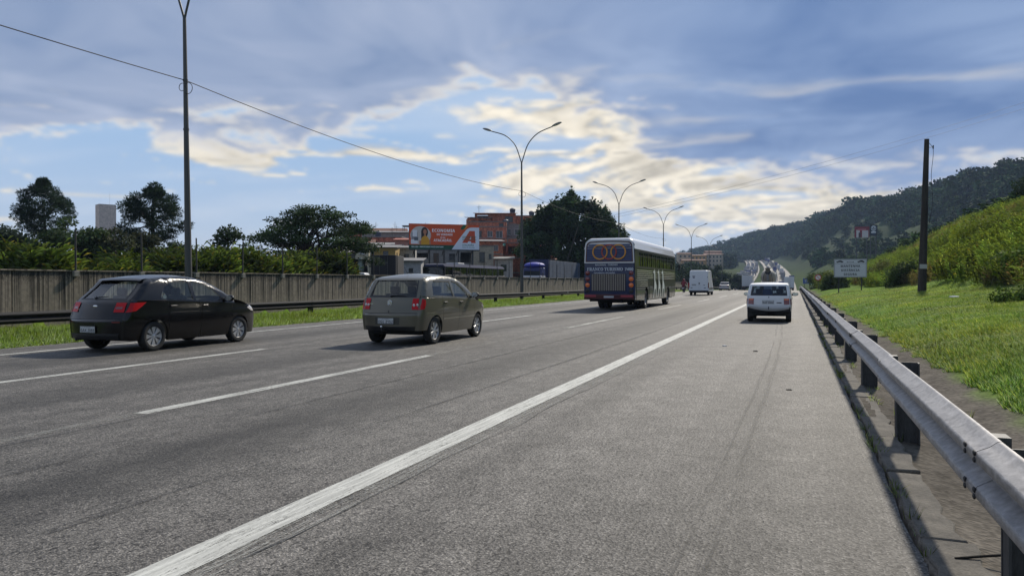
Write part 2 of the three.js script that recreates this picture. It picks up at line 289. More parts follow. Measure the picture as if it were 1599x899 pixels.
crack(-2.6, 3, -2.45, 17, 0.012, 2); crack(-6.1, 9.2, -2.9, 9.6, 0.010, 5); crack(-6.35, 4, -6.28, 30, 0.014, 7); crack(-10.1, 12, -10.0, 40, 0.016, 9); crack(-2.3, 12.6, 0.4, 12.9, 0.010, 12); crack(-1.9, 6.1, 0.3, 6.3, 0.006, 15); crack(-9.6, 19.5, -6.6, 20.1, 0.014, 17);
// old concrete kerb strip along the shoulder, block by block
const concreteMap = texture(512, 512, (i, j) => {
  const n = tnoise(i / 3, j / 3, 170, 7) * 0.3 + tnoise(i / 12, j / 12, 42, 17) * 0.3 + tnoise(i / 64, j / 64, 8, 27) * 0.4, v = 120 + n * 105; return [v, v * 0.98, v * 0.94];
});
const concreteOld = new THREE.MeshStandardMaterial({ color: lin(0.23, 0.215, 0.195), map: concreteMap, bumpMap: concreteMap, bumpScale: 0.01, roughness: 0.95 });
{
  const rnd = mulberry(5), kerb = thing('kerb', 'cracked old concrete kerb strip between shoulder and right guardrail', 'kerb');
  for (let s = 2.2, i = 0; s < 90; i++) {
    const len = 0.75 + rnd() * 0.9, w0 = 0.2 + rnd() * 0.06, sh = new THREE.Shape(), n = 9, a = 0.622, pts = [];
    for (let k = 0; k <= n; k++) pts.push([a + 0.022 * noise(i * 3.1 + k * 0.7, 2) + 0.02, s + len * k / n * 0.985]);
    for (let k = n; k >= 0; k--) pts.push([a + w0 + 0.05 * noise(i * 2.3 + k * 0.9, 8), s + len * k / n * 0.985 + 0.02 * (rnd() - 0.5)]);
    pts.forEach(([x, y], k) => (k ? sh.lineTo(x, y) : sh.moveTo(x, y)));
    const g = new THREE.ExtrudeGeometry(sh, { depth: 0.12, bevelEnabled: true, bevelSize: 0.008, bevelThickness: 0.008, bevelSegments: 1 }); g.rotateX(-Math.PI / 2);
    const b = mesh('kerb_block', g, concreteOld, kerb); b.position.y = -0.118 + 0.016 * rnd(); b.rotation.z = (rnd() - 0.5) * 0.04; s += len + (rnd() < 0.25 ? 0.05 : 0.008);
  }
}

// ---------- guardrails, wall, lamps, poles, signs ----------
const galvMap = texture(256, 256, (i, j) => { const n = tnoise(i / 6, j / 6, 43, 4) * 0.4 + tnoise(i / 24, j / 12, 21, 14) * 0.35 + tnoise(i / 2, j / 2, 128, 8) * 0.25, v = 150 + n * 90; return [v, v, v * 1.01]; });
const galv = new THREE.MeshStandardMaterial({ color: lin(0.43, 0.42, 0.41), map: galvMap, metalness: 0.55, roughness: 0.48 });
const railOld = new THREE.MeshStandardMaterial({ color: lin(0.035, 0.033, 0.03), map: galvMap, metalness: 0.1, roughness: 0.9 });
const postSteel = new THREE.MeshStandardMaterial({ color: lin(0.13, 0.13, 0.128), map: galvMap, metalness: 0.35, roughness: 0.65 });
const dark = std([0.012, 0.012, 0.012], 0.7), darkSteel = std([0.05, 0.05, 0.052], 0.5, { metalness: 0.5 });
const WB = [[0.012, 0], [0, 0.004], [-0.03, 0.03], [-0.072, 0.05], [-0.08, 0.062], [-0.08, 0.09], [-0.07, 0.104], [-0.016, 0.138], [-0.008, 0.155], [-0.016, 0.172], [-0.07, 0.206], [-0.08, 0.22], [-0.08, 0.248], [-0.072, 0.26], [-0.03, 0.28], [0, 0.306], [0.012, 0.31]];
function railSection(len, side, off, sway) { // corrugated steel beam, ridges towards the road
  const n = WB.length, p = [], uv = [], idx = [], N = 5;
  for (let k = 0; k <= N; k++) for (let i = 0; i < n; i++) { const t = k / N; p.push(side * (WB[i][0] - off + sway * Math.sin(t * Math.PI)), WB[i][1] * 0.92, -len * t); uv.push(i / n, t * len / 1.2); }
  for (let k = 0; k < N; k++) for (let i = 0; i < n - 1; i++) { const a = k * n + i; idx.push(a, a + 1, a + n + 1, a, a + n + 1, a + n); }
  const g = new THREE.BufferGeometry(); g.setAttribute('position', new THREE.Float32BufferAttribute(p, 3)); g.setAttribute('uv', new THREE.Float32BufferAttribute(uv, 2)); g.setIndex(idx); g.computeVertexNormals();
  const inner = g.clone(); inner.translate(side * 0.004, 0, 0); return merge([g, inner]);
}
const slot = new THREE.SphereGeometry(1, 8, 6).scale(0.006, 0.012, 0.022);
function channelPost(h) { const w = 0.19, d = 0.10, t = 0.012; return merge([box(t, h, d, -w / 2 + 0.01, h / 2, 0), box(w, h, t, 0, h / 2, -d / 2 + t / 2), box(t, h, d - 0.03, w / 2, h / 2, 0.01)]); }
{
  const rnd = mulberry(12), gr = thing('guardrail', 'galvanised steel guardrail on dark posts along the right shoulder', 'guardrail', [0.795, 0, 0]);
  const post = channelPost(1.1), span = 3.75, gA = railSection(span + 0.16, 1, 0, 0.004), gB = railSection(span + 0.16, 1, 0.006, 0.004);
  for (let k = -1; k < 48; k++) {
    const s = 3.62 + k * span, yr = roadY(s), b = mesh('rail', k & 1 ? gA : gB, galv, gr); b.position.set(-0.02 + 0.022 * noise(k * 0.7, 3), 0.468 + 0.014 * noise(k * 0.5, 9) + yr, -s + 0.06); b.rotation.y = 0.004 * noise(k * 1.7, 6);
    const q = mesh('post', post, postSteel, gr); q.position.set(0.14, -0.42 + yr + 0.01 * rnd(), -s - 0.12); q.rotation.set(0.03 * (rnd() - 0.5), 0.12 * (rnd() - 0.5), 0.03 * (rnd() - 0.5));
    part('block', box(0.07, 0.26, 0.1, 0.02, 0.155, 0.0), postSteel, gr).position.set(0.0, 0.46 + yr, -s - 0.12);
    if (k < 6) for (const [y, dz] of [[0.252, 0.1], [0.222, 0.1], [0.252, -0.1], [0.222, -0.1], [0.088, 0.1], [0.058, 0.1], [0.088, -0.1], [0.058, -0.1]]) { const o = mesh('bolt', slot, dark, gr); o.position.set(-0.107 + 0.022 * noise(k * 0.7, 3), 0.468 + y * 0.92, -s - dz * 0.9 - 0.03); }
  }
}
{
  const gl = thing('guardrail', 'dark weathered guardrail in the grass below the concrete wall', 'guardrail', [-17.4, 0, 0]);
  const post = channelPost(0.9), span = 4.78, g = railSection(span, -1, 0, 0.0), rnd = mulberry(9);
  for (let k = -2; k < 44; k++) {
    const s = 24.4 + (k - 3) * span, yr = roadY(s); if (s < 3) continue;
    const b = mesh('rail', g, railOld, gl); b.position.set(0.03 * noise(k * 0.4, 1), 0.40 + 0.03 * noise(k * 0.45, 7) + yr, -s);
    const q = mesh('post', post, railOld, gl); q.position.set(-0.11, -0.22 + yr, -s - 0.1); q.rotation.z = 0.05 * (rnd() - 0.5);
    if (k % 2 === 0) part('reflector', box(0.02, 0.11, 0.08), std([0.55, 0.55, 0.5], 0.4), gl).position.set(0.09, 0.55 + yr, -s - 1.1);
  }
}
// concrete wall: precast panels with dark rain streaks, pipe posts on small blocks
function streakMap(seed) {
  return texture(256, 512, (i, j) => {
    const y = j / 512, run = tnoise(i / 8, 3, 32, seed) * 0.55 + tnoise(i / 2.5, 5, 102, seed + 40) * 0.45, len = 0.25 + 0.75 * tnoise(i / 5, 9, 51, seed + 9);
    const st = sstep(0.40, 0.66, run) * sstep(1 - len - 0.2, 1 - len + 0.25, y) * (0.55 + 0.45 * tnoise(i / 2, j / 24, 128, seed + 7));
    const soot = sstep(0.80, 1.0, y + 0.16 * (tnoise(i / 6, j / 12, 42, seed + 3) - 0.5)) * (0.4 + 0.6 * tnoise(i / 3, j / 9, 85, seed + 13));
    const n = tnoise(i / 3, j / 3, 85, seed + 2) * 0.5 + tnoise(i / 24, j / 24, 10, seed + 5) * 0.5, v = (168 + (n - 0.5) * 62) * (1 - 0.72 * st) * (1 - 0.68 * soot);
    return [v, v * 0.955, v * 0.885];
  });
}
{
  const wall = thing('concrete_wall', 'long grey concrete wall of streaked panels behind the left guardrail', 'wall', [-25, 0, 0]), rnd = mulberry(31);
  const mats = [1, 60, 120, 180, 220].map((s, i) => new THREE.MeshStandardMaterial({ map: streakMap(s), roughness: 0.95, color: lin(0.66 + 0.07 * (i % 3), 0.60 + 0.06 * (i % 3), 0.53 + 0.06 * (i % 3)) }));
  const gP = rbox(0.16, 2.27, 0.985, 0.012, 0, 0.66, 0, 1), cap = rbox(0.22, 0.05, 2.99, 0.01), pil = rbox(0.2, 1.96, 0.14, 0.015, 0, 0.83, 0, 1);
  const blk = rbox(0.12, 0.2, 0.22, 0.015), pipe = cyl(0.03, 0.036, 1.62, 8), pale = std([0.5, 0.49, 0.46], 0.9, { map: concreteMap }), pipeM = std([0.05, 0.048, 0.044], 0.8, { metalness: 0.1 });
  for (let s = 9; s < 190; s += 1) {
    if (s > 40 && s < 41) continue;
    const q = mesh('panel', gP, mats[Math.floor(rnd() * 5)], wall); q.position.set((rnd() - 0.5) * 0.016, roadY(s), -s - 0.5); q.rotation.y = rnd() < 0.5 ? 0 : Math.PI;
  }
  for (let k = 0; k < 59; k++) {
    const s = 11.4 + k * 3;
    const c = mesh('coping', cap, pale, wall); c.position.set(0, 1.81 + roadY(s), -s - 1.5); c.material = mats[k % 5];
    const b = mesh('post_block', blk, pale, wall); b.position.set(0.14, 1.70 + roadY(s), -s);
    if (k % 17 !== 12) { const p = mesh('fence_post', pipe, pipeM, wall); p.position.set(0.13, 2.55 + roadY(s) - 0.02, -s); p.rotation.set((rnd() - 0.5) * 0.03, 0, (rnd() - 0.5) * 0.03); }
  }
}
// street lamps: tall tapered pole, two curved arms over the two roads
const lampSteel = std([0.085, 0.083, 0.08], 0.55, { metalness: 0.45 }), lampHead = std([0.13, 0.13, 0.135], 0.5, { metalness: 0.3 }), lampGlass = std([0.5, 0.5, 0.48], 0.25);
const lampLabels = ['tall double-armed street lamp rising above the black car, top cut by the frame', 'double-armed street lamp in front of the brick houses beside the blue truck', 'double-armed street lamp above the bus roof, behind the dark tree', 'double-armed street lamp whose pole stands behind the right end of the bus', 'double-armed street lamp rising behind the white van', 'small double-armed street lamp in front of the beige apartment blocks', 'farthest double-armed street lamp, beside the forested hill'];
const lampX = -20.5, lampS = [21.4, 56.8, 92, 126, 161.5, 197, 232];
{
  const root = thing('street_lamp', lampLabels[0], 'street lamp', [lampX, 0, -lampS[0]], 0, 'street lamps between the road and the wall');
  part('pole', [cyl(0.06, 0.135, 11.0, 14, 0, 5.5, 0), cyl(0.15, 0.15, 0.5, 14, 0, 0.25, 0), cyl(0.09, 0.09, 0.08, 12, 0, 8.66, 0), cyl(0.105, 0.105, 0.06, 12, 0, 6.9, 0)], lampSteel, root);
  for (const d of [-1, 1]) {
    part('arm', tube([V(0, 10.85, 0), V(d * 0.14, 11.3, 0), V(d * 0.58, 12.4, 0), V(d * 1.35, 13.15, 0), V(d * 2.6, 13.62, 0)], 0.042, 28, 7), lampSteel, root);
    const hd = new THREE.Group(); hd.name = 'lamp_head'; hd.position.set(d * 2.55, 13.6, 0); hd.rotation.z = d * 0.33; root.add(hd);
    part('housing', new THREE.SphereGeometry(1, 14, 8, 0, Math.PI * 2, 0, Math.PI / 2).scale(0.46, 0.13, 0.17).translate(d * 0.42, 0, 0), lampHead, hd);
    part('lens', new THREE.SphereGeometry(1, 14, 6, 0, Math.PI * 2, Math.PI / 2, Math.PI / 2).scale(0.40, 0.07, 0.15).translate(d * 0.44, 0.004, 0), lampGlass, hd);
  }
  part('cable_coil', [new THREE.TorusGeometry(0.2, 0.012, 5, 16).translate(0.16, 8.35, 0.05), new THREE.TorusGeometry(0.14, 0.012, 5, 16).translate(-0.1, 8.42, 0.06)], dark, root);
  root.rotation.z = R(0.9);
  for (let i = 1; i < 7; i++) { const c = copy(root, lampLabels[i], [lampX, roadY(lampS[i]), -lampS[i]], 0); c.rotation.z = R([0, 0.15, -0.2, 0.2, 0, 0.3, -0.2][i]); }
}
function sag(a, b, d, n = 12) { return [...Array(n + 1).keys()].map((i) => { const t = i / n; return V(lerp(a.x, b.x, t), lerp(a.y, b.y, t) - 4 * d * t * (1 - t), lerp(a.z, b.z, t)); }); }
{
  const w = thing('overhead_cable', 'black cable slung along the street lamps across the sky', 'cable'), P = lampS.map((s, i) => V(lampX - (i ? 0 : 0.13), 8.66 + roadY(s), -s));
  part('span', tube(sag(V(lampX, 8.9, 14), P[0], 0.35), 0.017, 30, 5), dark, w);
  for (let i = 0; i < 3; i++) part('span', tube(sag(P[i], P[i + 1], i ? 0.5 : 0.55), i ? 0.013 : 0.017, 30, 5), dark, w);
  const wm = std([0.10, 0.10, 0.11], 0.6), A = V(-27, 9.8, -104);
  for (const [b, d, n] of [[V(66, 38.0, -121), 2.1, 0], [V(66, 36.9, -121), 2.1, 1]]) tag(mesh('power_line', tube(sag(V(A.x, A.y + (n ? 0 : 0.35), A.z), b, d, 16), 0.013, 40, 4), wm), n ? 'lower of the two thin power lines crossing above the road' : 'upper of the two thin power lines crossing above the road', 'power line', 'power lines crossing the road');
}
// leaning concrete utility pole on the grass
{
  const y = landY(7.2, 51.8), o = thing('utility_pole', 'bare dark concrete utility pole standing in the grass on the right', 'pole', [7.2, y - 0.2, -51.8]);
  part('shaft', cyl(0.135, 0.25, 9.45, 14, 0, 4.72, 0), new THREE.MeshStandardMaterial({ color: lin(0.085, 0.075, 0.066), map: concreteMap, bumpMap: concreteMap, bumpScale: 0.01, roughness: 0.9 }), o);
  part('number_plate', rbox(0.40, 0.27, 0.02, 0.005, 0, 1.72, 0.235), std([0.38, 0.38, 0.36], 0.7), o);
  part('drop_wire', tube([V(0.13, 9.2, 0), V(0.34, 8.9, 0.0), V(0.30, 7.2, 0.02), V(0.42, 5.6, 0), V(0.24, 4.2, 0)], 0.014, 30, 5), dark, o);
  part('bracket', [rod(V(0, 8.95, 0), V(0.36, 8.95, 0), 0.02), cyl(0.035, 0.035, 0.22, 8, 0.36, 8.95, 0)], darkSteel, o);
  o.rotation.z = R(-1.4);
}
// white text sign on two legs
{
  const x = 4.45, s = 71.8, y = landY(x, s), o = thing('road_sign', 'white rectangular sign reading MANTENHA DISTÂNCIA SEGURA on two legs', 'road sign', [x, y, -s], R(-4));
  const face = print(640, 384, (c, w, h) => {
    c.fillStyle = '#c9ccd0'; c.fillRect(0, 0, w, h); c.strokeStyle = '#22252a'; c.lineWidth = 5; c.strokeRect(9, 9, w - 18, h - 18); c.beginPath(); c.moveTo(8, 92); c.lineTo(w - 8, 92); c.stroke();
    c.fillStyle = '#15171a'; for (const d of [110, 530]) { c.beginPath(); c.moveTo(d - 76, 60); c.quadraticCurveTo(d - 70, 44, d - 40, 42); c.quadraticCurveTo(d - 16, 22, d + 22, 26); c.quadraticCurveTo(d + 46, 30, d + 56, 44); c.quadraticCurveTo(d + 78, 48, d + 76, 62); c.closePath(); c.fill(); for (const e of [-42, 44]) { c.beginPath(); c.arc(d + e, 62, 12, 0, 7); c.fill(); } }
    c.fillRect(258, 58, 124, 8); c.beginPath(); c.moveTo(244, 62); c.lineTo(266, 50); c.lineTo(266, 74); c.fill(); c.beginPath(); c.moveTo(396, 62); c.lineTo(374, 50); c.lineTo(374, 74); c.fill();
    c.font = 'bold 70px sans-serif'; c.textAlign = 'center'; c.fillText('MANTENHA', w / 2, 172); c.fillText('DISTÂNCIA', w / 2, 262); c.fillText('SEGURA', w / 2, 350);
  });
  part('panel', box(2.62, 1.6, 0.03, 0, 2.05, 0), std([0.30, 0.30, 0.31], 0.6), o);
  part('face', new THREE.PlaneGeometry(2.56, 1.54).translate(0, 2.05, 0.019), new THREE.MeshStandardMaterial({ map: face, roughness: 0.55, color: lin(0.9, 0.9, 0.9) }), o);
  for (const [dx, dz] of [[-0.92, -0.04], [0.88, -0.04]]) part('leg', box(0.09, 2.9, 0.09, dx, 0.9, dz), std([0.03, 0.03, 0.03], 0.8), o);
  part('crossbar', [box(2.5, 0.06, 0.04, 0, 1.6, -0.04), box(2.5, 0.06, 0.04, 0, 2.5, -0.04)], darkSteel, o);
}
{ // small round regulation sign by the far guardrail, and the boards beyond it
  const x = 2.9, s = 112, y = landY(x, s), o = thing('round_sign', 'small round red and white sign beside the far guardrail', 'road sign', [x, y, -s]);
  part('leg', cyl(0.04, 0.04, 2.0, 8, 0, 0.9, 0), darkSteel, o);
  part('disc', cyl(0.42, 0.42, 0.02, 28).rotateX(Math.PI / 2).translate(0, 1.75, 0.05), std([0.5, 0.03, 0.03], 0.5), o);
  part('face', [new THREE.CircleGeometry(0.32, 24).translate(0, 1.75, 0.063)], std([0.6, 0.6, 0.6], 0.5), o);
  part('bar', [box(0.62, 0.07, 0.004, 0, 0, 0).rotateZ(-0.8).translate(0, 1.75, 0.068)], std([0.5, 0.03, 0.03], 0.5), o);
  const bd = (x, s, w, h, y0, rgb, name, label) => { const yy = landY(x, s), q = thing(name, label, 'road sign', [x, yy, -s]); part('board', rbox(w, h, 0.06, 0.02, 0, y0 + h / 2, 0), std(rgb, 0.5), q); part('border', [box(w - 0.16, 0.05, 0.01, 0, y0 + 0.09, 0.034), box(w - 0.16, 0.05, 0.01, 0, y0 + h - 0.09, 0.034), box(w * 0.6, 0.12, 0.01, 0, y0 + h * 0.62, 0.034), box(w * 0.5, 0.12, 0.01, 0, y0 + h * 0.38, 0.034)], std([0.65, 0.65, 0.65], 0.5), q); for (const d of [-0.3, 0.3]) part('leg', box(0.1, y0 + 0.3, 0.1, d * w, (y0 + 0.1) / 2, -0.08), darkSteel, q); };
  bd(2.7, 205, 1.9, 1.5, 1.6, [0.02, 0.07, 0.28], 'blue_sign', 'small blue road sign beyond the white hatchback');
  bd(4.2, 190, 1.9, 1.3, 0.9, [0.01, 0.17, 0.12], 'green_sign', 'small green road sign beside the far right guardrail');
}

// ---------- trees, shrubs and grass ----------
const leafM = new THREE.MeshPhysicalMaterial({ vertexColors: true, roughness: 0.9, transmission: 0.3, thickness: 0, side: THREE.DoubleSide, specularIntensity: 0.2 });
const grassM = new THREE.MeshPhysicalMaterial({ vertexColors: true, roughness: 0.85, transmission: 0.5, thickness: 0, side: THREE.DoubleSide, specularIntensity: 0.3 });
const farLeafM = new THREE.MeshPhysicalMaterial({ vertexColors: true, roughness: 1, side: THREE.DoubleSide, specularIntensity: 0.12 });
const barkM = std([0.045, 0.036, 0.028], 0.95, { map: concreteMap, bumpMap: concreteMap, bumpScale: 0.02 });
const paleBark = std([0.10, 0.09, 0.075], 0.95, { map: concreteMap });
// leaves: folded quads scattered through clumps [x, y, z, rx, ry, rz, n]
function leaves(clumps, size, base, vary, rnd, o = {}) {
  const P = [], C = [], N = [], asp = o.aspect || 0.55, up = o.up ?? 0.3, shell = o.shell ?? 0.45, a = V(0, 0, 0), b = V(0, 0, 0), n = V(0, 0, 0);
  for (const [cx, cy, cz, rx, ry, rz, cnt] of clumps) {
    const tone = 1 + vary * (rnd() - 0.5) * 1.4;
    for (let i = 0; i < cnt; i++) {
      let x, y, z, q; do { x = rnd() * 2 - 1; y = rnd() * 2 - 1; z = rnd() * 2 - 1; q = x * x + y * y + z * z; } while (q > 1 || q < shell * shell * rnd());
      const bump = 1 + 0.22 * noise(x * 3 + cx, y * 3 + cz); const px = cx + x * rx * bump, py = cy + y * ry * bump, pz = cz + z * rz * bump, L = size * (0.6 + 0.8 * rnd());
      if (o.radial) a.set(x / rx, y / ry, z / rz).normalize().add(V(rnd() - 0.5, rnd() - 0.2, rnd() - 0.5).multiplyScalar(0.7)).normalize(); else a.set(rnd() * 2 - 1, (rnd() * 2 - 1) * 0.7 - (o.droop || 0), rnd() * 2 - 1).normalize();
      n.set(x + (rnd() - 0.5), y + up + (rnd() - 0.5), z + (rnd() - 0.5)).normalize(); b.crossVectors(a, n).normalize(); n.crossVectors(b, a).normalize();
      const w = L * asp / 2, mx = px + a.x * L * 0.5, my = py + a.y * L * 0.5, mz = pz + a.z * L * 0.5;
      const p0 = [px, py, pz], p1 = [mx + b.x * w, my + b.y * w, mz + b.z * w], p2 = [px + a.x * L, py + a.y * L, pz + a.z * L], p3 = [mx - b.x * w, my - b.y * w, mz - b.z * w];
      P.push(...p0, ...p1, ...p2, ...p0, ...p2, ...p3); for (let k = 0; k < 6; k++) N.push(n.x, n.y, n.z);
      const t = tone * (1 + vary * (rnd() - 0.5)), h = (rnd() - 0.5) * 0.25, c = [base[0] * t * (1 + h), base[1] * t, base[2] * t * (1 - h)]; for (let k = 0; k < 6; k++) C.push(...c);
    }
  }
  const g = new THREE.BufferGeometry(); g.setAttribute('position', new THREE.Float32BufferAttribute(P, 3)); g.setAttribute('normal', new THREE.Float32BufferAttribute(N, 3)); g.setAttribute('color', new THREE.Float32BufferAttribute(C, 3)); g.setAttribute('uv', new THREE.Float32BufferAttribute(new Float32Array(P.length / 3 * 2), 2)); return g;
}
function limbs(root, tips, r0, rnd, mid = 0.55) { // trunk to a fork, then bent limbs to the clumps
  const gs = [];
  for (const t of tips) { const m = V(lerp(root.x, t.x, 0.35) + (rnd() - 0.5) * 0.4, lerp(root.y, t.y, mid), lerp(root.z, t.z, 0.35) + (rnd() - 0.5) * 0.4); gs.push(rod(root, m, r0, r0 * 0.62, 7), rod(m, t, r0 * 0.62, r0 * 0.22, 6)); }
  return gs;
}
function tree(name, label, x, s, o) { // o: h crown top, clumps in metres relative to the foot
  const rnd = mulberry(o.seed), t = thing(name, label, o.cat || 'tree', [x, landY(x, s) - 0.1, -s], 0, o.group);
  const fork = V((rnd() - 0.5) * 0.4, o.fork, (rnd() - 0.5) * 0.4), tips = o.clumps.map((c) => V(c[0], c[1], c[2]));
  part('trunk', [rod(V(0, -0.1, 0), fork, o.r, o.r * 0.75, 10), ...limbs(fork, tips.filter((_, i) => i % (o.skip || 1) === 0), o.r * 0.55, rnd)], o.bark || barkM, t);
  part('crown', leaves(o.clumps, o.leaf, o.colour, o.vary || 0.5, rnd, o), leafM, t); return t;
}
function ball(rnd, n, R0, H0, W, H, r, cnt, flat = 0.75) { // clumps spread over an uneven dome
  const out = []; for (let i = 0; i < n; i++) { const a = rnd() * 6.283, e = Math.acos(1 - rnd() * 1.5) , k = 0.55 + 0.45 * rnd(), q = r * (0.65 + 0.7 * rnd()); out.push([Math.cos(a) * Math.sin(e) * W * k, H0 + Math.cos(e) * H * k, Math.sin(a) * Math.sin(e) * W * k * R0, q, q * flat, q, Math.round(cnt * q * q / (r * r))]); } return out;
}
{ // two dark pines with rounded needle clusters
  const pine = (label, x, s, top, w, seed, lean) => { const r = mulberry(seed), cl = []; for (let i = 0; i < 105; i++) { const h = r(), a = r() * 6.283, prof = Math.sin(Math.min(1, 0.12 + h * 0.95) * Math.PI) ** 0.6, d = w * prof * (0.35 + 0.65 * Math.sqrt(r())); cl.push([Math.cos(a) * d + lean * h, top * 0.50 + h * top * 0.49, Math.sin(a) * d, 0.52, 0.36, 0.52, 260]); } return tree('pine_tree', label, x, s, { seed, clumps: cl, fork: top * 0.66, r: 0.17, skip: 5, leaf: 0.24, aspect: 0.22, colour: [0.022, 0.040, 0.020], vary: 0.5, radial: true, shell: 0, group: 'pines behind the bamboo' }); };
  pine('dark spreading pine at the far left, left of the tower block', -70, 54, 11.2, 2.75, 21, -0.2); pine('dark pine with rounded crown right of the tower block', -56, 53.8, 10.3, 3.0, 22, 0.5);
  const r = mulberry(23), dome = (W, H, n, q, c, fl = 0.7, H0 = 2.4) => ball(r, n, 0.9, H0, W, H, q, c, fl);
  tree('broadleaf_tree', 'dark leafy tree cut by the left edge of the frame', -61.5, 43.5, { seed: 31, clumps: dome(3.4, 3.7, 34, 0.95, 230), fork: 2, r: 0.22, leaf: 0.3, colour: [0.026, 0.042, 0.020] });
  tree('broadleaf_tree', 'wide green tree below the left pine', -54.5, 44.0, { seed: 32, clumps: dome(3.6, 4.2, 44, 0.95, 230, 0.55), fork: 2.2, r: 0.22, leaf: 0.28, colour: [0.040, 0.066, 0.020] });
  tree('broadleaf_tree', 'brownish leafy tree between the two pines', -52.0, 47.2, { seed: 33, clumps: dome(3.4, 4.0, 36, 0.8, 200, 0.6, 2.6), fork: 2.6, r: 0.2, leaf: 0.28, colour: [0.045, 0.052, 0.020] });
  tree('broadleaf_tree', 'low dark tree below the right pine', -47.5, 48.0, { seed: 34, clumps: dome(3.2, 2.6, 30, 0.8, 200, 0.6, 2.0), fork: 2.0, r: 0.2, leaf: 0.28, colour: [0.030, 0.050, 0.018] });
  tree('broadleaf_tree', 'dark shrubby tree left of the umbrella-shaped tree', -36.8, 41.5, { seed: 35, clumps: dome(2.6, 3.2, 34, 0.7, 200, 0.7, 1.6), fork: 1.6, r: 0.14, leaf: 0.24, colour: [0.026, 0.045, 0.018] });
  // umbrella-shaped tree: several stems, flat layered foliage
  const cl = []; for (let i = 0; i < 120; i++) { const a = r() * 6.283, d = Math.sqrt(r()) * 5.3, y = 6.9 - 0.10 * d * d + (r() - 0.6) * 1.2 - (r() < 0.35 ? 1.4 * r() : 0); cl.push([Math.cos(a) * d, y, Math.sin(a) * d * 0.9, 1.0, 0.26, 1.0, 190]); }
  const ac = thing('umbrella_tree', 'spreading umbrella-shaped tree with several thin stems behind the wall', 'tree', [-35.8, 0.0, -50.6]); const stems = [];
  for (let i = 0; i < 5; i++) { const b = V((i - 2) * 0.35, 0, (r() - 0.5) * 0.8), f = V((i - 2) * 0.9, 2.6 + r(), (r() - 0.5) * 1.6); stems.push(rod(b, f, 0.13, 0.09, 8), ...limbs(f, cl.filter((_, k) => k % 5 === i).map((c) => V(c[0], c[1], c[2])), 0.07, r)); }
  part('trunk', stems, barkM, ac); part('crown', leaves(cl, 0.2, [0.034, 0.062, 0.020], 0.6, r, { up: 0.9, aspect: 0.5 }), leafM, ac);
  // large dense dark tree behind the parked truck
  const big = []; for (let i = 0; i < 210; i++) { const a = r() * 6.283, h = r(), w = 9.0 * Math.sin(Math.min(1, 0.12 + h * 0.90) * Math.PI) ** 0.6, d = w * (0.4 + 0.6 * Math.sqrt(r())); big.push([Math.cos(a) * d, 2.4 + h * 12.6, Math.sin(a) * d * 0.8, 1.35, 1.0, 1.35, 330]); }
  for (let i = 0; i < 80; i++) { const a = r() * 6.283, h = 0.3 + 0.7 * r(), w = 9.2 * Math.sin(Math.min(1, 0.24 + h * 0.80) * Math.PI) ** 0.55; big.push([Math.cos(a) * w, 3 + h * 13, Math.sin(a) * w * 0.8, 0.55, 1.3, 0.55, 90]); }
  tree('fig_tree', 'big dense dark tree behind the parked blue truck', -35.3, 122, { seed: 41, clumps: big, skip: 14, fork: 3.5, r: 0.5, leaf: 0.5, colour: [0.034, 0.062, 0.020], vary: 0.8 });
  tree('broadleaf_tree', 'dark rounded tree between the big tree and the bus roof', -29.6, 130, { seed: 42, clumps: ball(r, 40, 0.9, 3.2, 5.0, 6.0, 1.3, 220), fork: 3, r: 0.35, leaf: 0.4, colour: [0.022, 0.042, 0.016] });
  const row = [[-29.5, 158, 4.6, 5.4, 'dark tree just right of the bus, behind the wall'], [-30, 180, 4.4, 4.9, 'dark tree behind the motorcycle, farther along the wall'], [-27, 208, 5.4, 5.6, 'dark tree left of the white van'], [-28, 238, 6.5, 7.5, 'dark tree seen over the white van roof'], [-24.5, 262, 5, 6.2, 'dark tree right of the white van, below the hill'], [-30, 290, 7, 9, 'tall dark tree at the foot of the forested hill'], [-21, 292, 4, 5, 'dark low tree behind the silver car']];
  row.forEach(([x, s, w, h, label], i) => tree('broadleaf_tree', label, x, s, { seed: 50 + i, clumps: ball(r, 34, 0.9, h * 0.4, w, h * 0.75, 1.25, 170), fork: h * 0.35, r: 0.3, leaf: 0.5, colour: [0.024, 0.043, 0.018], group: 'dark trees beyond the bus' }));
  const pole = thing('leaning_post', 'pale leaning post in front of the big dark tree', 'post', [-33.4, 0, -108]); part('shaft', rod(V(0, 0, 0), V(3.3, 9.6, 0), 0.10, 0.08), paleBark, pole);
}
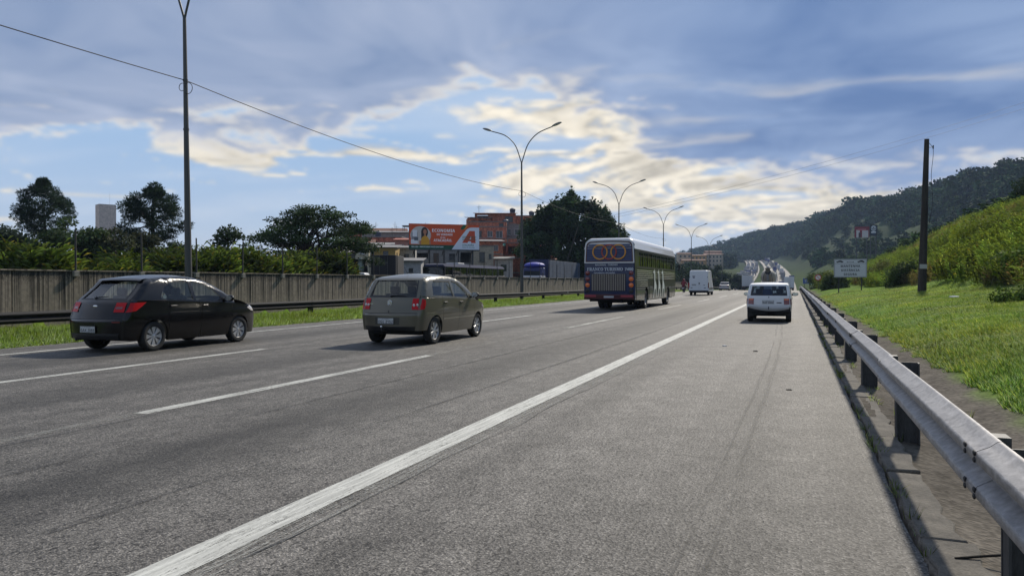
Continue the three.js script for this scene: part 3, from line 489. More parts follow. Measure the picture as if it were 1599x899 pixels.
// a plume: stems with narrow leaves, for bamboo and elephant grass
function plume(seed, h, n, col, spread) {
  const r = mulberry(seed), P = [], C = [], N = [];
  const blade = (p, d, L, w, c) => { const side = V(-d.z, 0.15, d.x).normalize().multiplyScalar(w / 2), q = p.clone().addScaledVector(d, L * 0.55), e = p.clone().addScaledVector(d, L); e.y -= L * 0.28; const nn = V(0, 1, 0).cross(side).normalize().add(V(0, 0.8, 0)).normalize(); const A = p, B = q.clone().add(side), D = q.clone().sub(side); P.push(...A.toArray(), ...B.toArray(), ...e.toArray(), ...A.toArray(), ...e.toArray(), ...D.toArray()); for (let k = 0; k < 6; k++) { C.push(...c); N.push(nn.x, nn.y, nn.z); } };
  for (let i = 0; i < n; i++) {
    const a = r() * 6.283, lean = 0.10 + 0.22 * r(), hh = h * (0.6 + 0.4 * r()), b = V((r() - 0.5) * spread, 0, (r() - 0.5) * spread), tip = V(b.x + Math.cos(a) * lean * hh, hh, b.z + Math.sin(a) * lean * hh), m = 11 + Math.floor(r() * 5), t0 = 1 + (r() - 0.5) * 0.6;
    for (let k = 0; k < m; k++) { const t = 0.12 + 0.88 * k / m, p = b.clone().lerp(tip, t), f = a + (r() - 0.5) * 4.5, d = V(Math.cos(f) * 0.8, 0.35 + 0.65 * r(), Math.sin(f) * 0.8).normalize(), c = t0 * (0.8 + 0.5 * r()), y = r() < 0.08 ? 1.6 : 1; blade(p, d, (0.32 + 0.3 * r()) * Math.min(1.4, h / 2.4), 0.045 * Math.min(1.5, h / 2), [col[0] * c * y, col[1] * c, col[2] * c]); }
    blade(b, tip.clone().sub(b).normalize(), hh * 0.97, 0.025, [col[0] * 0.8, col[1] * 0.8, col[2]]);
  }
  const g = new THREE.BufferGeometry(); g.setAttribute('position', new THREE.Float32BufferAttribute(P, 3)); g.setAttribute('normal', new THREE.Float32BufferAttribute(N, 3)); g.setAttribute('color', new THREE.Float32BufferAttribute(C, 3)); g.setAttribute('uv', new THREE.Float32BufferAttribute(new Float32Array(P.length / 3 * 2), 2)); return g;
}
function scatter(name, label, category, geo, mat, list, tint) {
  const im = new THREE.InstancedMesh(geo, mat, list.length), o = new THREE.Object3D(), c = new THREE.Color(); im.name = numbered(name);
  list.forEach(([x, y, z, k, ky, a, t, hue], i) => { o.position.set(x, y, z); o.rotation.set(0, a, 0); o.scale.set(k, ky, k); o.updateMatrix(); im.setMatrixAt(i, o.matrix); im.setColorAt(i, c.setRGB(t * (1 + (hue || 0)), t, t * (1 - (hue || 0)))); });
  im.castShadow = im.receiveShadow = true; scene.add(im); return stuff(im, label, category);
}
{ // bamboo and tall grass standing behind the wall
  const r = mulberry(61), list = [], list2 = [];
  for (let i = 0; i < 1000; i++) { const s = 14 + r() * 27, x = -26.1 - r() * 4.2, h = 0.62 + 0.75 * fbm(s * 0.42, 3, 3) + 0.25 * r() + 0.22 * sstep(20, 30, s); list.push([x, landY(x, s) - 0.05, -s, 1.0, h, r() * 6.28, (0.7 + 0.5 * r()) * (0.8 + 1.1 * fbm(s * 0.35 + 30, x * 0.4, 3)), (r() - 0.5) * 0.2]); }
  scatter('bamboo', 'row of bright green bamboo and tall grass behind the concrete wall', 'bamboo', plume(3, 2.7, 22, [0.125, 0.185, 0.026], 0.8), grassM, list);
  for (let i = 0; i < 300; i++) { const s = 30 + r() * 42, x = -26.4 - r() * 5; list2.push([x, 0, -s, 1, (0.45 + 0.35 * r()) * (s > 40 ? 0.5 : 1.0), r() * 6.28, 0.45 + 0.35 * r(), 0]); }
  scatter('tall_weeds', 'darker weeds behind the wall below the umbrella-shaped tree', 'weeds', plume(4, 2.6, 14, [0.09, 0.14, 0.026], 0.9), grassM, list2);
}
{ // bank on the right: tall grass, bushes
  const r = mulberry(71), list = [], list2 = [];
  for (let i = 0; i < 9000; i++) {
    const s = 22 + r() * r() * 190, L = 7.6 + r() * 24, x = L + roadX(s); if (x / s > 0.62) continue;
    const m = fbm(s * 0.045 + 7, L * 0.09, 3), edge = sstep(8.6, 11.2, L + 2.6 * fbm(s * 0.12, 5, 2) + (s > 80 ? 1.5 : 0)); if (edge < r() * 0.9) continue;
    const tall = clamp(0.75 + m * 1.3 - 0.45 * sstep(13, 19, L)), dry = sstep(-0.05, 0.3, fbm(s * 0.05 + 40, L * 0.1 + 3, 3) + 0.4 * sstep(13, 18, L) * (1 - sstep(22, 26, L)));
    (dry > 0.4 && r() < 0.7 ? list2 : list).push([x, landY(x, s) - 0.06, -s, 0.8 + 0.4 * r(), 0.42 + 0.75 * tall * (0.7 + 0.5 * r()), r() * 6.28, (0.65 + 0.5 * r()) * (1 + 0.7 * fbm(s * 0.13 + 3, L * 0.2, 3)), (r() - 0.5) * 0.25]);
  }
  scatter('tall_grass', 'tall lush green grass covering the bank right of the utility pole', 'tall grass', plume(7, 1.7, 14, [0.25, 0.335, 0.04], 0.9), grassM, list);
  scatter('dry_grass', 'yellowish dry grass on the upper part of the bank', 'tall grass', plume(8, 1.2, 16, [0.27, 0.24, 0.07], 0.9), grassM, list2);
  const bush = (label, x, s, w, h, col, seed, leaf = 0.22) => { const q = mulberry(seed), t = thing('bush', label, 'bush', [x, landY(x, s) - 0.15, -s], 0, 'bushes on the right bank'), cl = ball(q, 26, 0.9, h * 0.25, w, h * 0.75, w * 0.34, 190, 0.8); part('stems', limbs(V(0, 0, 0), cl.slice(0, 8).map((c) => V(c[0], c[1], c[2])), 0.05, q), barkM, t); part('foliage', leaves(cl, leaf, col, 0.6, q), leafM, t); };
  bush('bright yellow-green bush near the top of the bank', 16.2, 78, 2.6, 2.3, [0.19, 0.235, 0.02], 81);
  bush('dark green bush at the far right on top of the bank', 25.5, 98, 2.8, 2.6, [0.035, 0.06, 0.02], 82, 0.28);
  bush('dark round bush on the slope left of the utility pole', 9.4, 74, 2.0, 1.8, [0.065, 0.10, 0.025], 83);
  bush('olive bush on the slope behind the white text sign', 9.4, 96, 2.4, 2.2, [0.12, 0.13, 0.03], 84);
  bush('dark bush just left of the white text sign', 4.6, 100, 1.6, 1.7, [0.06, 0.09, 0.025], 85);
  bush('yellow-green bush beside the round sign', 5.0, 124, 2.2, 2.3, [0.16, 0.19, 0.02], 86);
  bush('low dark bush beyond the round sign', 4.6, 148, 2.6, 3.0, [0.08, 0.11, 0.026], 87, 0.3);
  bush('shaggy green bush in front of the tall grass at the right edge', 10.4, 42.5, 1.7, 1.2, [0.13, 0.19, 0.025], 88);
  bush('low creeping green mound on the lawn near the right edge', 7.1, 29.5, 1.0, 0.4, [0.07, 0.115, 0.018], 89, 0.12);
}
{ // mown lawn, verges and weeds
  const tuft = (seed, n, h, w, lean) => { const r = mulberry(seed), P = [], N = [], C = []; for (let i = 0; i < n; i++) { const a = r() * 6.283, d = 0.055 * Math.sqrt(r()) * (h / 0.1) ** 0.4, x = Math.cos(a) * d, z = Math.sin(a) * d, hh = h * (0.5 + 0.6 * r()), f = r() * 6.283, sx = Math.cos(f) * w, sz = Math.sin(f) * w, l = lean * hh * (0.4 + r()), tx = x + Math.cos(a + r()) * l, tz = z + Math.sin(a + r()) * l, c = 0.7 + 0.6 * r(), y = r() < 0.12 ? 1.7 : 1; P.push(x - sx, 0, z - sz, x + sx, 0, z + sz, tx, hh, tz); for (let k = 0; k < 3; k++) { N.push(Math.sin(f) * 0.5, 0.8, -Math.cos(f) * 0.5); C.push(0.19 * c * y, 0.325 * c * (y > 1 ? 1.1 : 1), 0.026 * c * y); } } const g = new THREE.BufferGeometry(); g.setAttribute('position', new THREE.Float32BufferAttribute(P, 3)); g.setAttribute('normal', new THREE.Float32BufferAttribute(N, 3)); g.setAttribute('color', new THREE.Float32BufferAttribute(C, 3)); g.setAttribute('uv', new THREE.Float32BufferAttribute(new Float32Array(P.length / 3 * 2), 2)); return g; };
  const r = mulberry(91), lawn = [], verge = [], weeds = [];
  for (let i = 0; i < 230000; i++) {
    const s = 3 + 72 * r() ** 2.1, L = 1.75 + 9.5 * r(); if (L > s * 0.27 + 1.2) continue; const n = fbm(L * 0.6, s * 0.6, 3), bare = fbm(L * 0.35 + 9, s * 0.22 + 2, 3);
    if (L < 2.15 + 0.5 * n + 0.15 * fbm(1, s * 2.2, 2) || bare > 0.36) continue;
    lawn.push([L, landY(L, s) - 0.012, -s, 1 + 0.6 * r() + s * 0.03, (0.6 + 0.5 * r() + 1.2 * n + (r() < 0.02 ? 1.2 : 0)) * (L < 2.7 ? 1.25 : 1), r() * 6.28, (0.72 + 0.4 * r() + 0.5 * n) * (1 + 0.5 * fbm(L * 0.3 + 50, s * 0.12, 3)), -0.04 + 0.4 * fbm(L * 0.25, s * 0.15, 3)]);
  }
  scatter('lawn_grass', 'mown bright green grass on the slope beyond the right guardrail', 'grass', tuft(1, 12, 0.065, 0.004, 0.6), grassM, lawn);
  for (let i = 0; i < 60000; i++) { const s = 7 + 110 * r() ** 1.8, L = -15.05 - 9.7 * r(), n = fbm(L * 0.5, s * 0.3, 3); if (L > -15.5 + 0.5 * fbm(3, s * 0.8, 3)) continue; verge.push([L, landY(L, s) - 0.02, -s, 1.3 + 0.8 * r() + s * 0.012, (0.8 + 0.9 * r() + 1.3 * n) * (L < -18.5 ? 0.7 : L < -16.6 ? 0.75 : 0.6), r() * 6.28, 0.7 + 0.5 * r(), 0.1 + 0.3 * n]); }
  scatter('verge_grass', 'shaggy green grass verge along the left guardrail', 'grass', tuft(2, 12, 0.22, 0.008, 0.55), grassM, verge);
  for (let i = 0; i < 420; i++) { const s = 2.6 + 30 * r() ** 1.6, L = r() < 0.5 ? 0.62 + 0.03 * r() : r() < 0.5 ? 0.86 + 0.06 * r() : 1.0 + 0.9 * r(); if (fbm(s * 0.9, L * 3, 2) < -0.02) continue; weeds.push([L, Math.max(-0.02, landY(L, s)) - 0.005, -s, 0.5 + 0.5 * r(), 0.45 + 0.9 * r(), r() * 6.28, 0.7 + 0.5 * r(), 0.15]); }
  scatter('kerb_weeds', 'small weeds sprouting along the cracked kerb', 'weeds', tuft(3, 10, 0.09, 0.004, 0.7), grassM, weeds);
}
{ // the wood on the far hills
  const r = mulberry(101), cl = []; for (let i = 0; i < 7; i++) cl.push([(r() - 0.5) * 1.1, 0.35 + r() * 0.75, (r() - 0.5) * 1.1, 0.5, 0.42, 0.5, 26]); const crownG = leaves(cl, 0.34, [0.036, 0.066, 0.020], 0.55, r, { aspect: 0.7, shell: 0.6 }); const list = [];
  for (let i = 0; i < 60000 && list.length < 15000; i++) {
    const a = R(lerp(-14, 17, r())), d = 180 + 1500 * r() ** 0.9, x = Math.sin(a) * d, s = Math.cos(a) * d, h = ridge(x, s), L = x - roadX(Math.min(s, 1000));
    if (s < 1000 && L > -42 && L < 16) continue; if (h < 7 && x > 0) continue; if (x < 0 && h < 6 && (s < 235 || L > -44)) continue;
    const m = fbm(x * 0.012 + 5, s * 0.012, 3), open = sstep(0.0, -0.2, m - 0.42 * (h < 44 ? 1 : 0) * (s < 800 ? 1 : 0) * (x > 0 ? 1 : 0) + 0.12); if (r() < open * 0.95) continue;
    if (x < 0 && h < 6 && s > 440) continue; const k = x < 0 && h < 6 ? 2.2 + 1.6 * r() : 2.4 + 5.2 * r() * r() + 1.6 * r() + (h > 55 ? 1.5 * r() : 0); list.push([x, landY(x, s) - 0.6, -s, k, k * (0.8 + 0.7 * r()), r() * 6.28, (0.5 + 0.9 * r()) * (1 + 0.9 * fbm(x * 0.02 + 8, s * 0.02, 3)), (r() - 0.5) * 0.45]);
  }
  scatter('hillside_wood', 'dense dark wood covering the distant hills', 'wood', crownG, farLeafM, list);
  const sky = mulberry(202), marks = ['on the ridge just right of the utility pole', 'on the ridge near the right edge of the frame', 'tallest of the trees on the ridge at the right', 'on the ridge left of the utility pole', 'on the ridge above the hillside billboards'];
  [[8.9, 640, 13], [12.4, 585, 14], [10.9, 610, 17], [7.0, 700, 12], [5.3, 800, 13]].forEach(([az, d, h], i) => { const x = Math.sin(R(az)) * d, s = Math.cos(R(az)) * d, c = ball(sky, 22, 1, h * 0.5, h * 0.3, h * 0.45, h * 0.13, 90, 0.7); let bx = x, bs = s, by = -1; for (let q = 0.8; q < 1.5; q += 0.02) { const y = landY(x * q, s * q) / q; if (y > by) { by = y; bx = x * q; bs = s * q; } } tree('ridge_tree', 'lone tall tree standing out ' + marks[i], bx, bs, { seed: 300 + i, clumps: c, fork: h * 0.45, r: 0.35, leaf: 0.9, colour: [0.03, 0.05, 0.02], group: 'tall trees on the skyline of the ridge' }); });
  const scrub = []; for (let i = 0; i < 4000; i++) { const s = 60 + 420 * r(), L = 20 + 90 * r(), x = L + roadX(s); if (x / s > 0.4 || fbm(x * 0.04, s * 0.04, 3) < -0.02) continue; const k = 0.7 + 1.5 * r(); scrub.push([x, landY(x, s) - 0.2, -s, k, k * 0.8, r() * 6.28, 1.0 + 0.9 * r(), 0.15 * r()]); }
  scatter('hillside_scrub', 'scrub scattered over the green slopes behind the bank', 'scrub', crownG, farLeafM, scrub);
}

// ---------- houses, billboards ----------
const brickMap = texture(512, 512, (i, j) => { const row = Math.floor(j / 16), off = (row & 1) * 20, m = (j % 16) < 3 || ((i + off) % 40) < 3, id = perm[(Math.floor((i + off) / 40) * 13 + row * 7) & 255] / 255, st = tnoise(i / 40, j / 64, 8, 77); let v = 0.78 + id * 0.3 + (tnoise(i / 3, j / 3, 170, 6) - 0.5) * 0.2 - st * 0.22; return m ? [165 * v, 146 * v, 130 * v] : [212 * v, 128 * v, 98 * v]; });
const plasterMap = texture(256, 512, (i, j) => { const n = tnoise(i / 4, j / 4, 64, 3) * 0.3 + tnoise(i / 20, j / 20, 25, 13) * 0.4 + tnoise(i / 6, j / 64, 42, 23) * 0.3, v = 170 + n * 80; return [v, v * 0.99, v * 0.97]; });
const brickM = [[0.85, 0.74, 0.70], [1.0, 0.92, 0.88], [0.72, 0.64, 0.62]].map((c) => new THREE.MeshStandardMaterial({ map: brickMap, color: lin(...c), roughness: 0.95 }));
const plaster = (c) => new THREE.MeshStandardMaterial({ map: plasterMap, color: lin(...c), roughness: 0.92 });
const greyBlock = plaster([0.34, 0.34, 0.34]), whiteWall = plaster([0.72, 0.70, 0.67]), slabM = plaster([0.30, 0.29, 0.28]), roofTile = plaster([0.26, 0.12, 0.08]), fibre = plaster([0.28, 0.28, 0.29]);
const paneM = phys([0.03, 0.035, 0.04], 0.06, {}), frameM = std([0.5, 0.5, 0.5], 0.5), darkFrame = std([0.05, 0.05, 0.05], 0.6), doorM = std([0.10, 0.07, 0.05], 0.7);
function worldUV(g, k) { const P = g.attributes.position, N = g.attributes.normal, uv = new Float32Array(P.count * 2); for (let i = 0; i < P.count; i++) { uv[i * 2] = (Math.abs(N.getX(i)) > 0.6 ? P.getZ(i) : P.getX(i)) / k; uv[i * 2 + 1] = (Math.abs(N.getY(i)) > 0.6 ? P.getZ(i) : P.getY(i)) / k; } g.setAttribute('uv', new THREE.BufferAttribute(uv, 2)); return g; }
// a box house whose front (+z) wall has real openings; holes: [centre x, sill y, width, height, kind]
function house(name, label, x, s, w, d, h, o) {
  const gy = landY(x, s) - 0.3, t = thing(name, label, o.cat || 'house', [x, gy, -s], R(o.turn ?? 22), o.group), H = h - gy, k = o.k || 2.6, sh = new THREE.Shape();
  sh.moveTo(-w / 2, 0); sh.lineTo(w / 2, 0); sh.lineTo(w / 2, H); sh.lineTo(-w / 2, H); sh.closePath();
  for (const [cx, cy, ww, hh] of o.holes || []) { const p = new THREE.Path(), y = cy - gy; p.moveTo(cx - ww / 2, y); p.lineTo(cx - ww / 2, y + hh); p.lineTo(cx + ww / 2, y + hh); p.lineTo(cx + ww / 2, y); p.closePath(); sh.holes.push(p); }
  const front = new THREE.ExtrudeGeometry(sh, { depth: 0.18, bevelEnabled: false }).translate(0, 0, d / 2 - 0.18);
  part('wall', [worldUV(front, k), ...[box(0.18, H, d - 0.37, -w / 2 + 0.09, H / 2, -0.0), box(0.18, H, d - 0.37, w / 2 - 0.09, H / 2, -0.0), box(w, H, 0.18, 0, H / 2, -d / 2 + 0.09)].map((g) => worldUV(g, k))], o.wall, t);
  for (const f of o.floors || []) part('floor_slab', box(w + 0.12, 0.2, d + 0.12, 0, f - gy, 0), slabM, t);
  for (const [cx, cy, ww, hh, kind] of o.holes || []) {
    const y = cy - gy, z = d / 2 - 0.10;
    if (kind === 'open') { part('railing', [...Array(Math.max(2, Math.round(ww / 0.5)))].map((_, i, a) => box(0.05, hh * 0.4, 0.05, cx - ww / 2 + ww * (i + 0.5) / a.length, y + hh * 0.2, z)).concat(box(ww - 0.02, 0.05, 0.06, cx, y + hh * 0.42, z)), darkFrame, t); continue; }
    if (kind === 'door') { part('door', box(ww - 0.02, hh - 0.02, 0.06, cx, y + hh / 2, z - 0.04), doorM, t); continue; }
    const win = part('window', [box(ww - 0.01, 0.07, 0.07, cx, y + 0.04, z), box(ww - 0.01, 0.07, 0.07, cx, y + hh - 0.04, z), box(0.07, hh - 0.15, 0.07, cx - ww / 2 + 0.04, y + hh / 2, z), box(0.07, hh - 0.15, 0.07, cx + ww / 2 - 0.04, y + hh / 2, z), box(0.05, hh - 0.15, 0.05, cx, y + hh / 2, z)], kind === 'dark' ? darkFrame : frameM, t);
    part('pane', box(ww - 0.15, hh - 0.15, 0.015, cx, y + hh / 2, z - 0.025), paneM, win); part('sill', box(ww + 0.14, 0.06, 0.16, cx, y - 0.032, d / 2 + 0.045), slabM, win);
  }
  if (o.roof === 'tile') { const g = new THREE.ExtrudeGeometry(new THREE.Shape([new THREE.Vector2(-d / 2 - 0.35, 0), new THREE.Vector2(d / 2 + 0.35, 0), new THREE.Vector2(d / 2 + 0.35, 0.1), new THREE.Vector2(0, d * (o.pitch || 0.22)), new THREE.Vector2(-d / 2 - 0.35, 0.1)]), { depth: w + 0.6, bevelEnabled: false }).translate(0, 0, -(w + 0.6) / 2).rotateY(Math.PI / 2).translate(0, H + 0.005, 0); part('roof', worldUV(g, 2), roofTile, t); }
  else if (o.roof === 'sheet') part('roof', box(w + 0.7, 0.08, d + 0.9, 0, 0, 0).rotateX(0.10).translate(0, H + 0.28, 0.1), o.roofM || fibre, t);
  else { part('roof', box(w + 0.16, 0.16, d + 0.16, 0, H + 0.082, 0), slabM, t); }
  for (const [kind, a, b] of o.extra || []) {
    if (kind === 'tank') { const q = part('water_tank', [cyl(0.62, 0.5, 0.95, 16, a, H + 0.66, b || 0), cyl(0.3, 0.62, 0.2, 16, a, H + 1.24, b || 0)], std([0.03, 0.04, 0.07], 0.6), t); }
    if (kind === 'mast') part('antenna', [rod(V(a, H, 0), V(a, H + b, 0), 0.03), rod(V(a - 0.5, H + b * 0.8, 0), V(a + 0.5, H + b * 0.8, 0), 0.02), rod(V(a - 0.35, H + b * 0.65, 0), V(a + 0.35, H + b * 0.65, 0), 0.02)], darkSteel, t);
    if (kind === 'column') part('column', box(0.2, b, 0.2, a, H + b / 2, d / 2 - 0.2), slabM, t);
    if (kind === 'canopy') part('canopy', [box(w * 0.7, 0.08, d * 0.9, a, H + b, 0), rod(V(a - w * 0.32, H, d * 0.4), V(a - w * 0.32, H + b, d * 0.4), 0.05), rod(V(a + w * 0.32, H, d * 0.4), V(a + w * 0.32, H + b, d * 0.4), 0.05), rod(V(a - w * 0.32, H, -d * 0.4), V(a - w * 0.32, H + b, -d * 0.4), 0.05), rod(V(a + w * 0.32, H, -d * 0.4), V(a + w * 0.32, H + b, -d * 0.4), 0.05)], fibre, t);
  }
  return t;
}
house('row_house', 'long grey house with a row of windows left of the orange billboard', -76.4, 133.8, 10.2, 7, 11.2, { wall: plaster([0.42, 0.42, 0.43]), turn: 20, floors: [7.9], holes: [-4.1, -2.7, -1.1, 0.7, 2.4, 4.0].map((c) => [c, 8.7, 1.2, 1.3, 'win']).concat([[-3.2, 5.6, 1.4, 1.3, 'win'], [0.4, 5.6, 1.4, 1.3, 'win']]), roof: 'sheet', extra: [['mast', -3, 2.2], ['mast', 1.2, 1.5]] });
house('roof_terrace_house', 'grey house with an open roof terrace just left of the billboard', -74.8, 140.5, 6.4, 5, 11.4, { wall: whiteWall, turn: 24, holes: [[-1.5, 9.2, 2.2, 1.5, 'open'], [1.6, 9.2, 1.6, 1.4, 'dark']], extra: [['canopy', 0, 1.6], ['mast', 2.5, 2.4]] });
house('brick_house', 'low brick house with red tiled roof behind the umbrella-shaped tree', -88, 148, 13, 7, 11.9, { wall: brickM[1], turn: 24, roof: 'tile', holes: [[-3, 9.4, 1.3, 1.2, 'dark'], [2, 9.4, 1.3, 1.2, 'dark']], extra: [['mast', 4, 3]] });
house('small_hut', 'small cream hut with one window beside the ochre house', -57.9, 93.6, 1.9, 2.2, 6.7, { wall: plaster([0.62, 0.56, 0.42]), holes: [[0, 5.3, 0.7, 0.7, 'win']] });
house('ochre_house', 'ochre yellow house under a wide flat slab roof', -57.5, 98.1, 4.6, 5, 6.4, { wall: plaster([0.50, 0.34, 0.10]), holes: [[-1.4, 4.6, 1.2, 1.4, 'open'], [0.9, 5.0, 0.8, 0.9, 'dark']], roof: 'sheet' });
house('workshop', 'dark low workshop under a pale flat roof left of the ochre house', -64.5, 96.5, 8.5, 5, 5.7, { wall: plaster([0.16, 0.16, 0.16]), roof: 'sheet', roofM: plaster([0.55, 0.54, 0.52]), holes: [[-2, 3.2, 2.4, 1.6, 'open'], [1.6, 3.2, 2.4, 1.6, 'open']] });
house('pink_house', 'pink upper storey house below the left end of the billboard', -60.3, 110.9, 3.4, 4, 8.2, { wall: plaster([0.56, 0.30, 0.27]), roof: 'sheet', roofM: plaster([0.48, 0.16, 0.12]), holes: [[0.9, 6.4, 0.9, 1.2, 'dark'], [-0.7, 6.4, 0.9, 1.1, 'win']] });
house('white_house', 'small white house with dark windows left of the billboard posts', -57.2, 104.5, 3.3, 4, 6.6, { wall: whiteWall, holes: [[-0.9, 4.6, 0.8, 1.1, 'dark'], [0.5, 4.6, 0.8, 1.1, 'dark']], roof: 'sheet' });
house('shed', 'pale grey corrugated shed behind the olive car roof', -48.4, 88.7, 4.4, 4, 4.1, { cat: 'shed', wall: plaster([0.46, 0.47, 0.50]), roof: 'sheet', holes: [[0.9, 2.6, 0.6, 0.6, 'dark']] });
house('grey_block_house', 'bare grey block house under the billboard', -54.8, 114, 9.6, 6, 6.9, { wall: greyBlock, turn: 21, floors: [4.1], holes: [[-3.4, 5.2, 1.8, 0.9, 'open'], [-1.2, 4.5, 0.9, 1.6, 'door'], [1.4, 4.9, 1.0, 1.1, 'dark'], [3.6, 4.5, 1.7, 1.7, 'open'], [-3.2, 1.8, 1.2, 1.2, 'dark'], [0.8, 1.8, 1.2, 1.2, 'win']] });
house('beige_house', 'narrow beige house with a dark doorway right of the billboard', -48.2, 114.4, 3.5, 5, 7.1, { wall: plaster([0.60, 0.52, 0.40]), turn: 24, holes: [[-0.1, 4.6, 0.9, 1.6, 'dark'], [1.2, 5.1, 0.45, 0.8, 'dark']], floors: [3.9] });
house('brick_house', 'topmost brick house with an open corner terrace and water tank', -58.6, 146, 8.4, 6, 15.4, { wall: brickM[0], turn: 22, floors: [13.2], holes: [[-2.6, 13.4, 2.2, 1.6, 'open'], [2.8, 13.6, 1.6, 1.2, 'dark']], extra: [['tank', 3.6], ['mast', -3.4, 2]], roof: 'sheet', roofM: roofTile });
house('brick_house', 'tall brick house rising right behind the billboard', -57.2, 138.4, 7.6, 6, 13.0, { wall: brickM[1], turn: 20, floors: [12.1, 9.3], holes: [[-1.6, 10.1, 1.2, 1.2, 'dark'], [0.6, 10.1, 1.0, 1.2, 'win'], [2.4, 9.9, 1.3, 1.4, 'win'], [2.8, 12.2, 0.9, 0.6, 'dark']] });
house('grey_house', 'grey plastered house with a band of windows left of the dark tree', -52.6, 142.6, 6.6, 6, 12.6, { wall: greyBlock, turn: 22, floors: [10.2], holes: [[-1.9, 10.6, 1.5, 1.2, 'win'], [0.2, 10.6, 1.5, 1.2, 'win'], [2.2, 10.6, 1.2, 1.2, 'win']], extra: [['tank', -2.2]] });
house('brick_house', 'brick house with green awning in the middle of the brick cluster', -52.4, 129.6, 8.4, 6, 9.2, { wall: brickM[1], turn: 23, floors: [6.2], holes: [[-2.5, 7.1, 1.1, 1.1, 'dark'], [0.4, 7.0, 1.0, 1.2, 'win'], [2.6, 7.0, 1.3, 1.2, 'open'], [-1.0, 4.2, 0.8, 1.0, 'dark']] });
house('brick_house', 'brick house with rough columns beside the second street lamp', -46.9, 129.4, 5.4, 6, 8.3, { wall: brickM[0], turn: 20, floors: [5.5], holes: [[-1.2, 6.2, 2.2, 1.5, 'open'], [1.6, 6.4, 1.0, 1.0, 'dark']], extra: [['column', -2.4, 0.9], ['column', 0, 0.7], ['column', 2.4, 0.8]] });
house('brick_house', 'lowest brick house with open dark ground floor behind the parked bus', -46.4, 125, 7.4, 5, 5.5, { wall: brickM[2], turn: 20, floors: [3.0], holes: [[-2.2, 0.6, 2.2, 2.0, 'open'], [1.2, 0.6, 2.4, 2.0, 'open'], [-1.8, 3.6, 1.2, 1.2, 'dark'], [2.0, 3.5, 2.2, 1.4, 'open']] });
house('brick_house', 'brick house with pale window band behind the ochre house', -66.5, 112, 7, 6, 7.6, { wall: brickM[2], turn: 26, floors: [5.2], holes: [[-2, 5.8, 1.1, 1.1, 'win'], [0.3, 5.8, 1.1, 1.1, 'dark'], [2.3, 5.8, 1.1, 1.1, 'win']], roof: 'sheet' });
house('brick_house', 'raw brick house behind the grey row house, left of the billboard', -70.5, 122, 6.6, 6, 9.4, { wall: brickM[0], turn: 18, floors: [7], holes: [[-1.8, 7.4, 1.3, 1.2, 'dark'], [1.2, 7.4, 1.6, 1.2, 'open']], extra: [['mast', 1, 2], ['tank', -1.6]] });
house('cream_house', 'cream two-storey house above the ochre house', -73, 117, 5, 5, 7.9, { wall: plaster([0.60, 0.54, 0.44]), turn: 24, holes: [[-1.2, 6.0, 1.0, 1.1, 'win'], [1.0, 6.0, 1.0, 1.1, 'dark']], roof: 'tile' });
house('brick_house', 'brick house with a blue water tank above the grey plastered house', -55.2, 152, 7.4, 6, 15.2, { wall: brickM[1], turn: 16, floors: [12.8], holes: [[-1.9, 13.4, 1.0, 1.0, 'dark'], [1.4, 13.4, 1.6, 1.1, 'open']], extra: [['tank', 2.4], ['mast', -2, 1.6]] });
house('white_house', 'small whitewashed house between the beige house and the brick columns', -46.2, 119, 3.0, 4, 5.2, { wall: whiteWall, turn: 20, holes: [[0, 3.2, 1.0, 1.1, 'dark']], roof: 'sheet' });
house('grey_house', 'unplastered grey house with open bays above the billboard right end', -63.6, 141, 6, 6, 12.4, { wall: greyBlock, turn: 22, floors: [9.8], holes: [[-1.4, 10.2, 1.8, 1.5, 'open'], [1.5, 10.3, 1.3, 1.2, 'dark']], roof: 'sheet', roofM: roofTile });
house('brick_house', 'small raw brick house tucked above the beige house', -50.6, 123, 4.4, 4, 8.4, { wall: brickM[1], turn: 30, floors: [6.2], holes: [[-0.9, 6.8, 1.0, 1.0, 'dark'], [1.0, 6.8, 0.8, 1.0, 'win']], roof: 'sheet' });
house('brick_house', 'narrow three-storey brick house behind the second street lamp', -45.2, 137, 5.0, 5, 11.2, { wall: brickM[1], turn: 12, floors: [8.4, 5.6], holes: [[-1.1, 9.0, 1.0, 1.2, 'dark'], [1.1, 9.0, 1.0, 1.2, 'win'], [0, 6.2, 1.8, 1.2, 'open']], extra: [['column', -2, 0.8], ['column', 2, 0.8]] });
house('brick_house', 'squat brick house with a tin roof at the left end of the row house', -68.5, 104, 5.6, 5, 6.6, { wall: brickM[1], turn: 30, holes: [[-1.4, 4.6, 1.1, 1.1, 'dark'], [1.2, 4.6, 1.1, 1.1, 'win']], roof: 'sheet', roofM: plaster([0.5, 0.5, 0.5]) });
house('brick_house', 'brick penthouse storey with tin roof above the tall brick house', -61.4, 143.5, 4.6, 5, 14.4, { wall: brickM[1], turn: 28, floors: [12.4], holes: [[0.6, 12.9, 1.4, 1.0, 'open'], [-1.2, 12.9, 0.8, 0.9, 'dark']], roof: 'sheet' });
{ const a = thing('awning', 'small green awning on the brick house front', 'awning', [-49.2, 8.1, -126.3], R(22)); part('sheet', box(2.2, 0.05, 1.3).rotateX(0.4), std([0.02, 0.18, 0.13], 0.7), a); part('strut', [rod(V(-1, 0, 0.5), V(-1, -0.2, -0.7), 0.03), rod(V(1, 0, 0.5), V(1, -0.2, -0.7), 0.03)], darkSteel, a); }
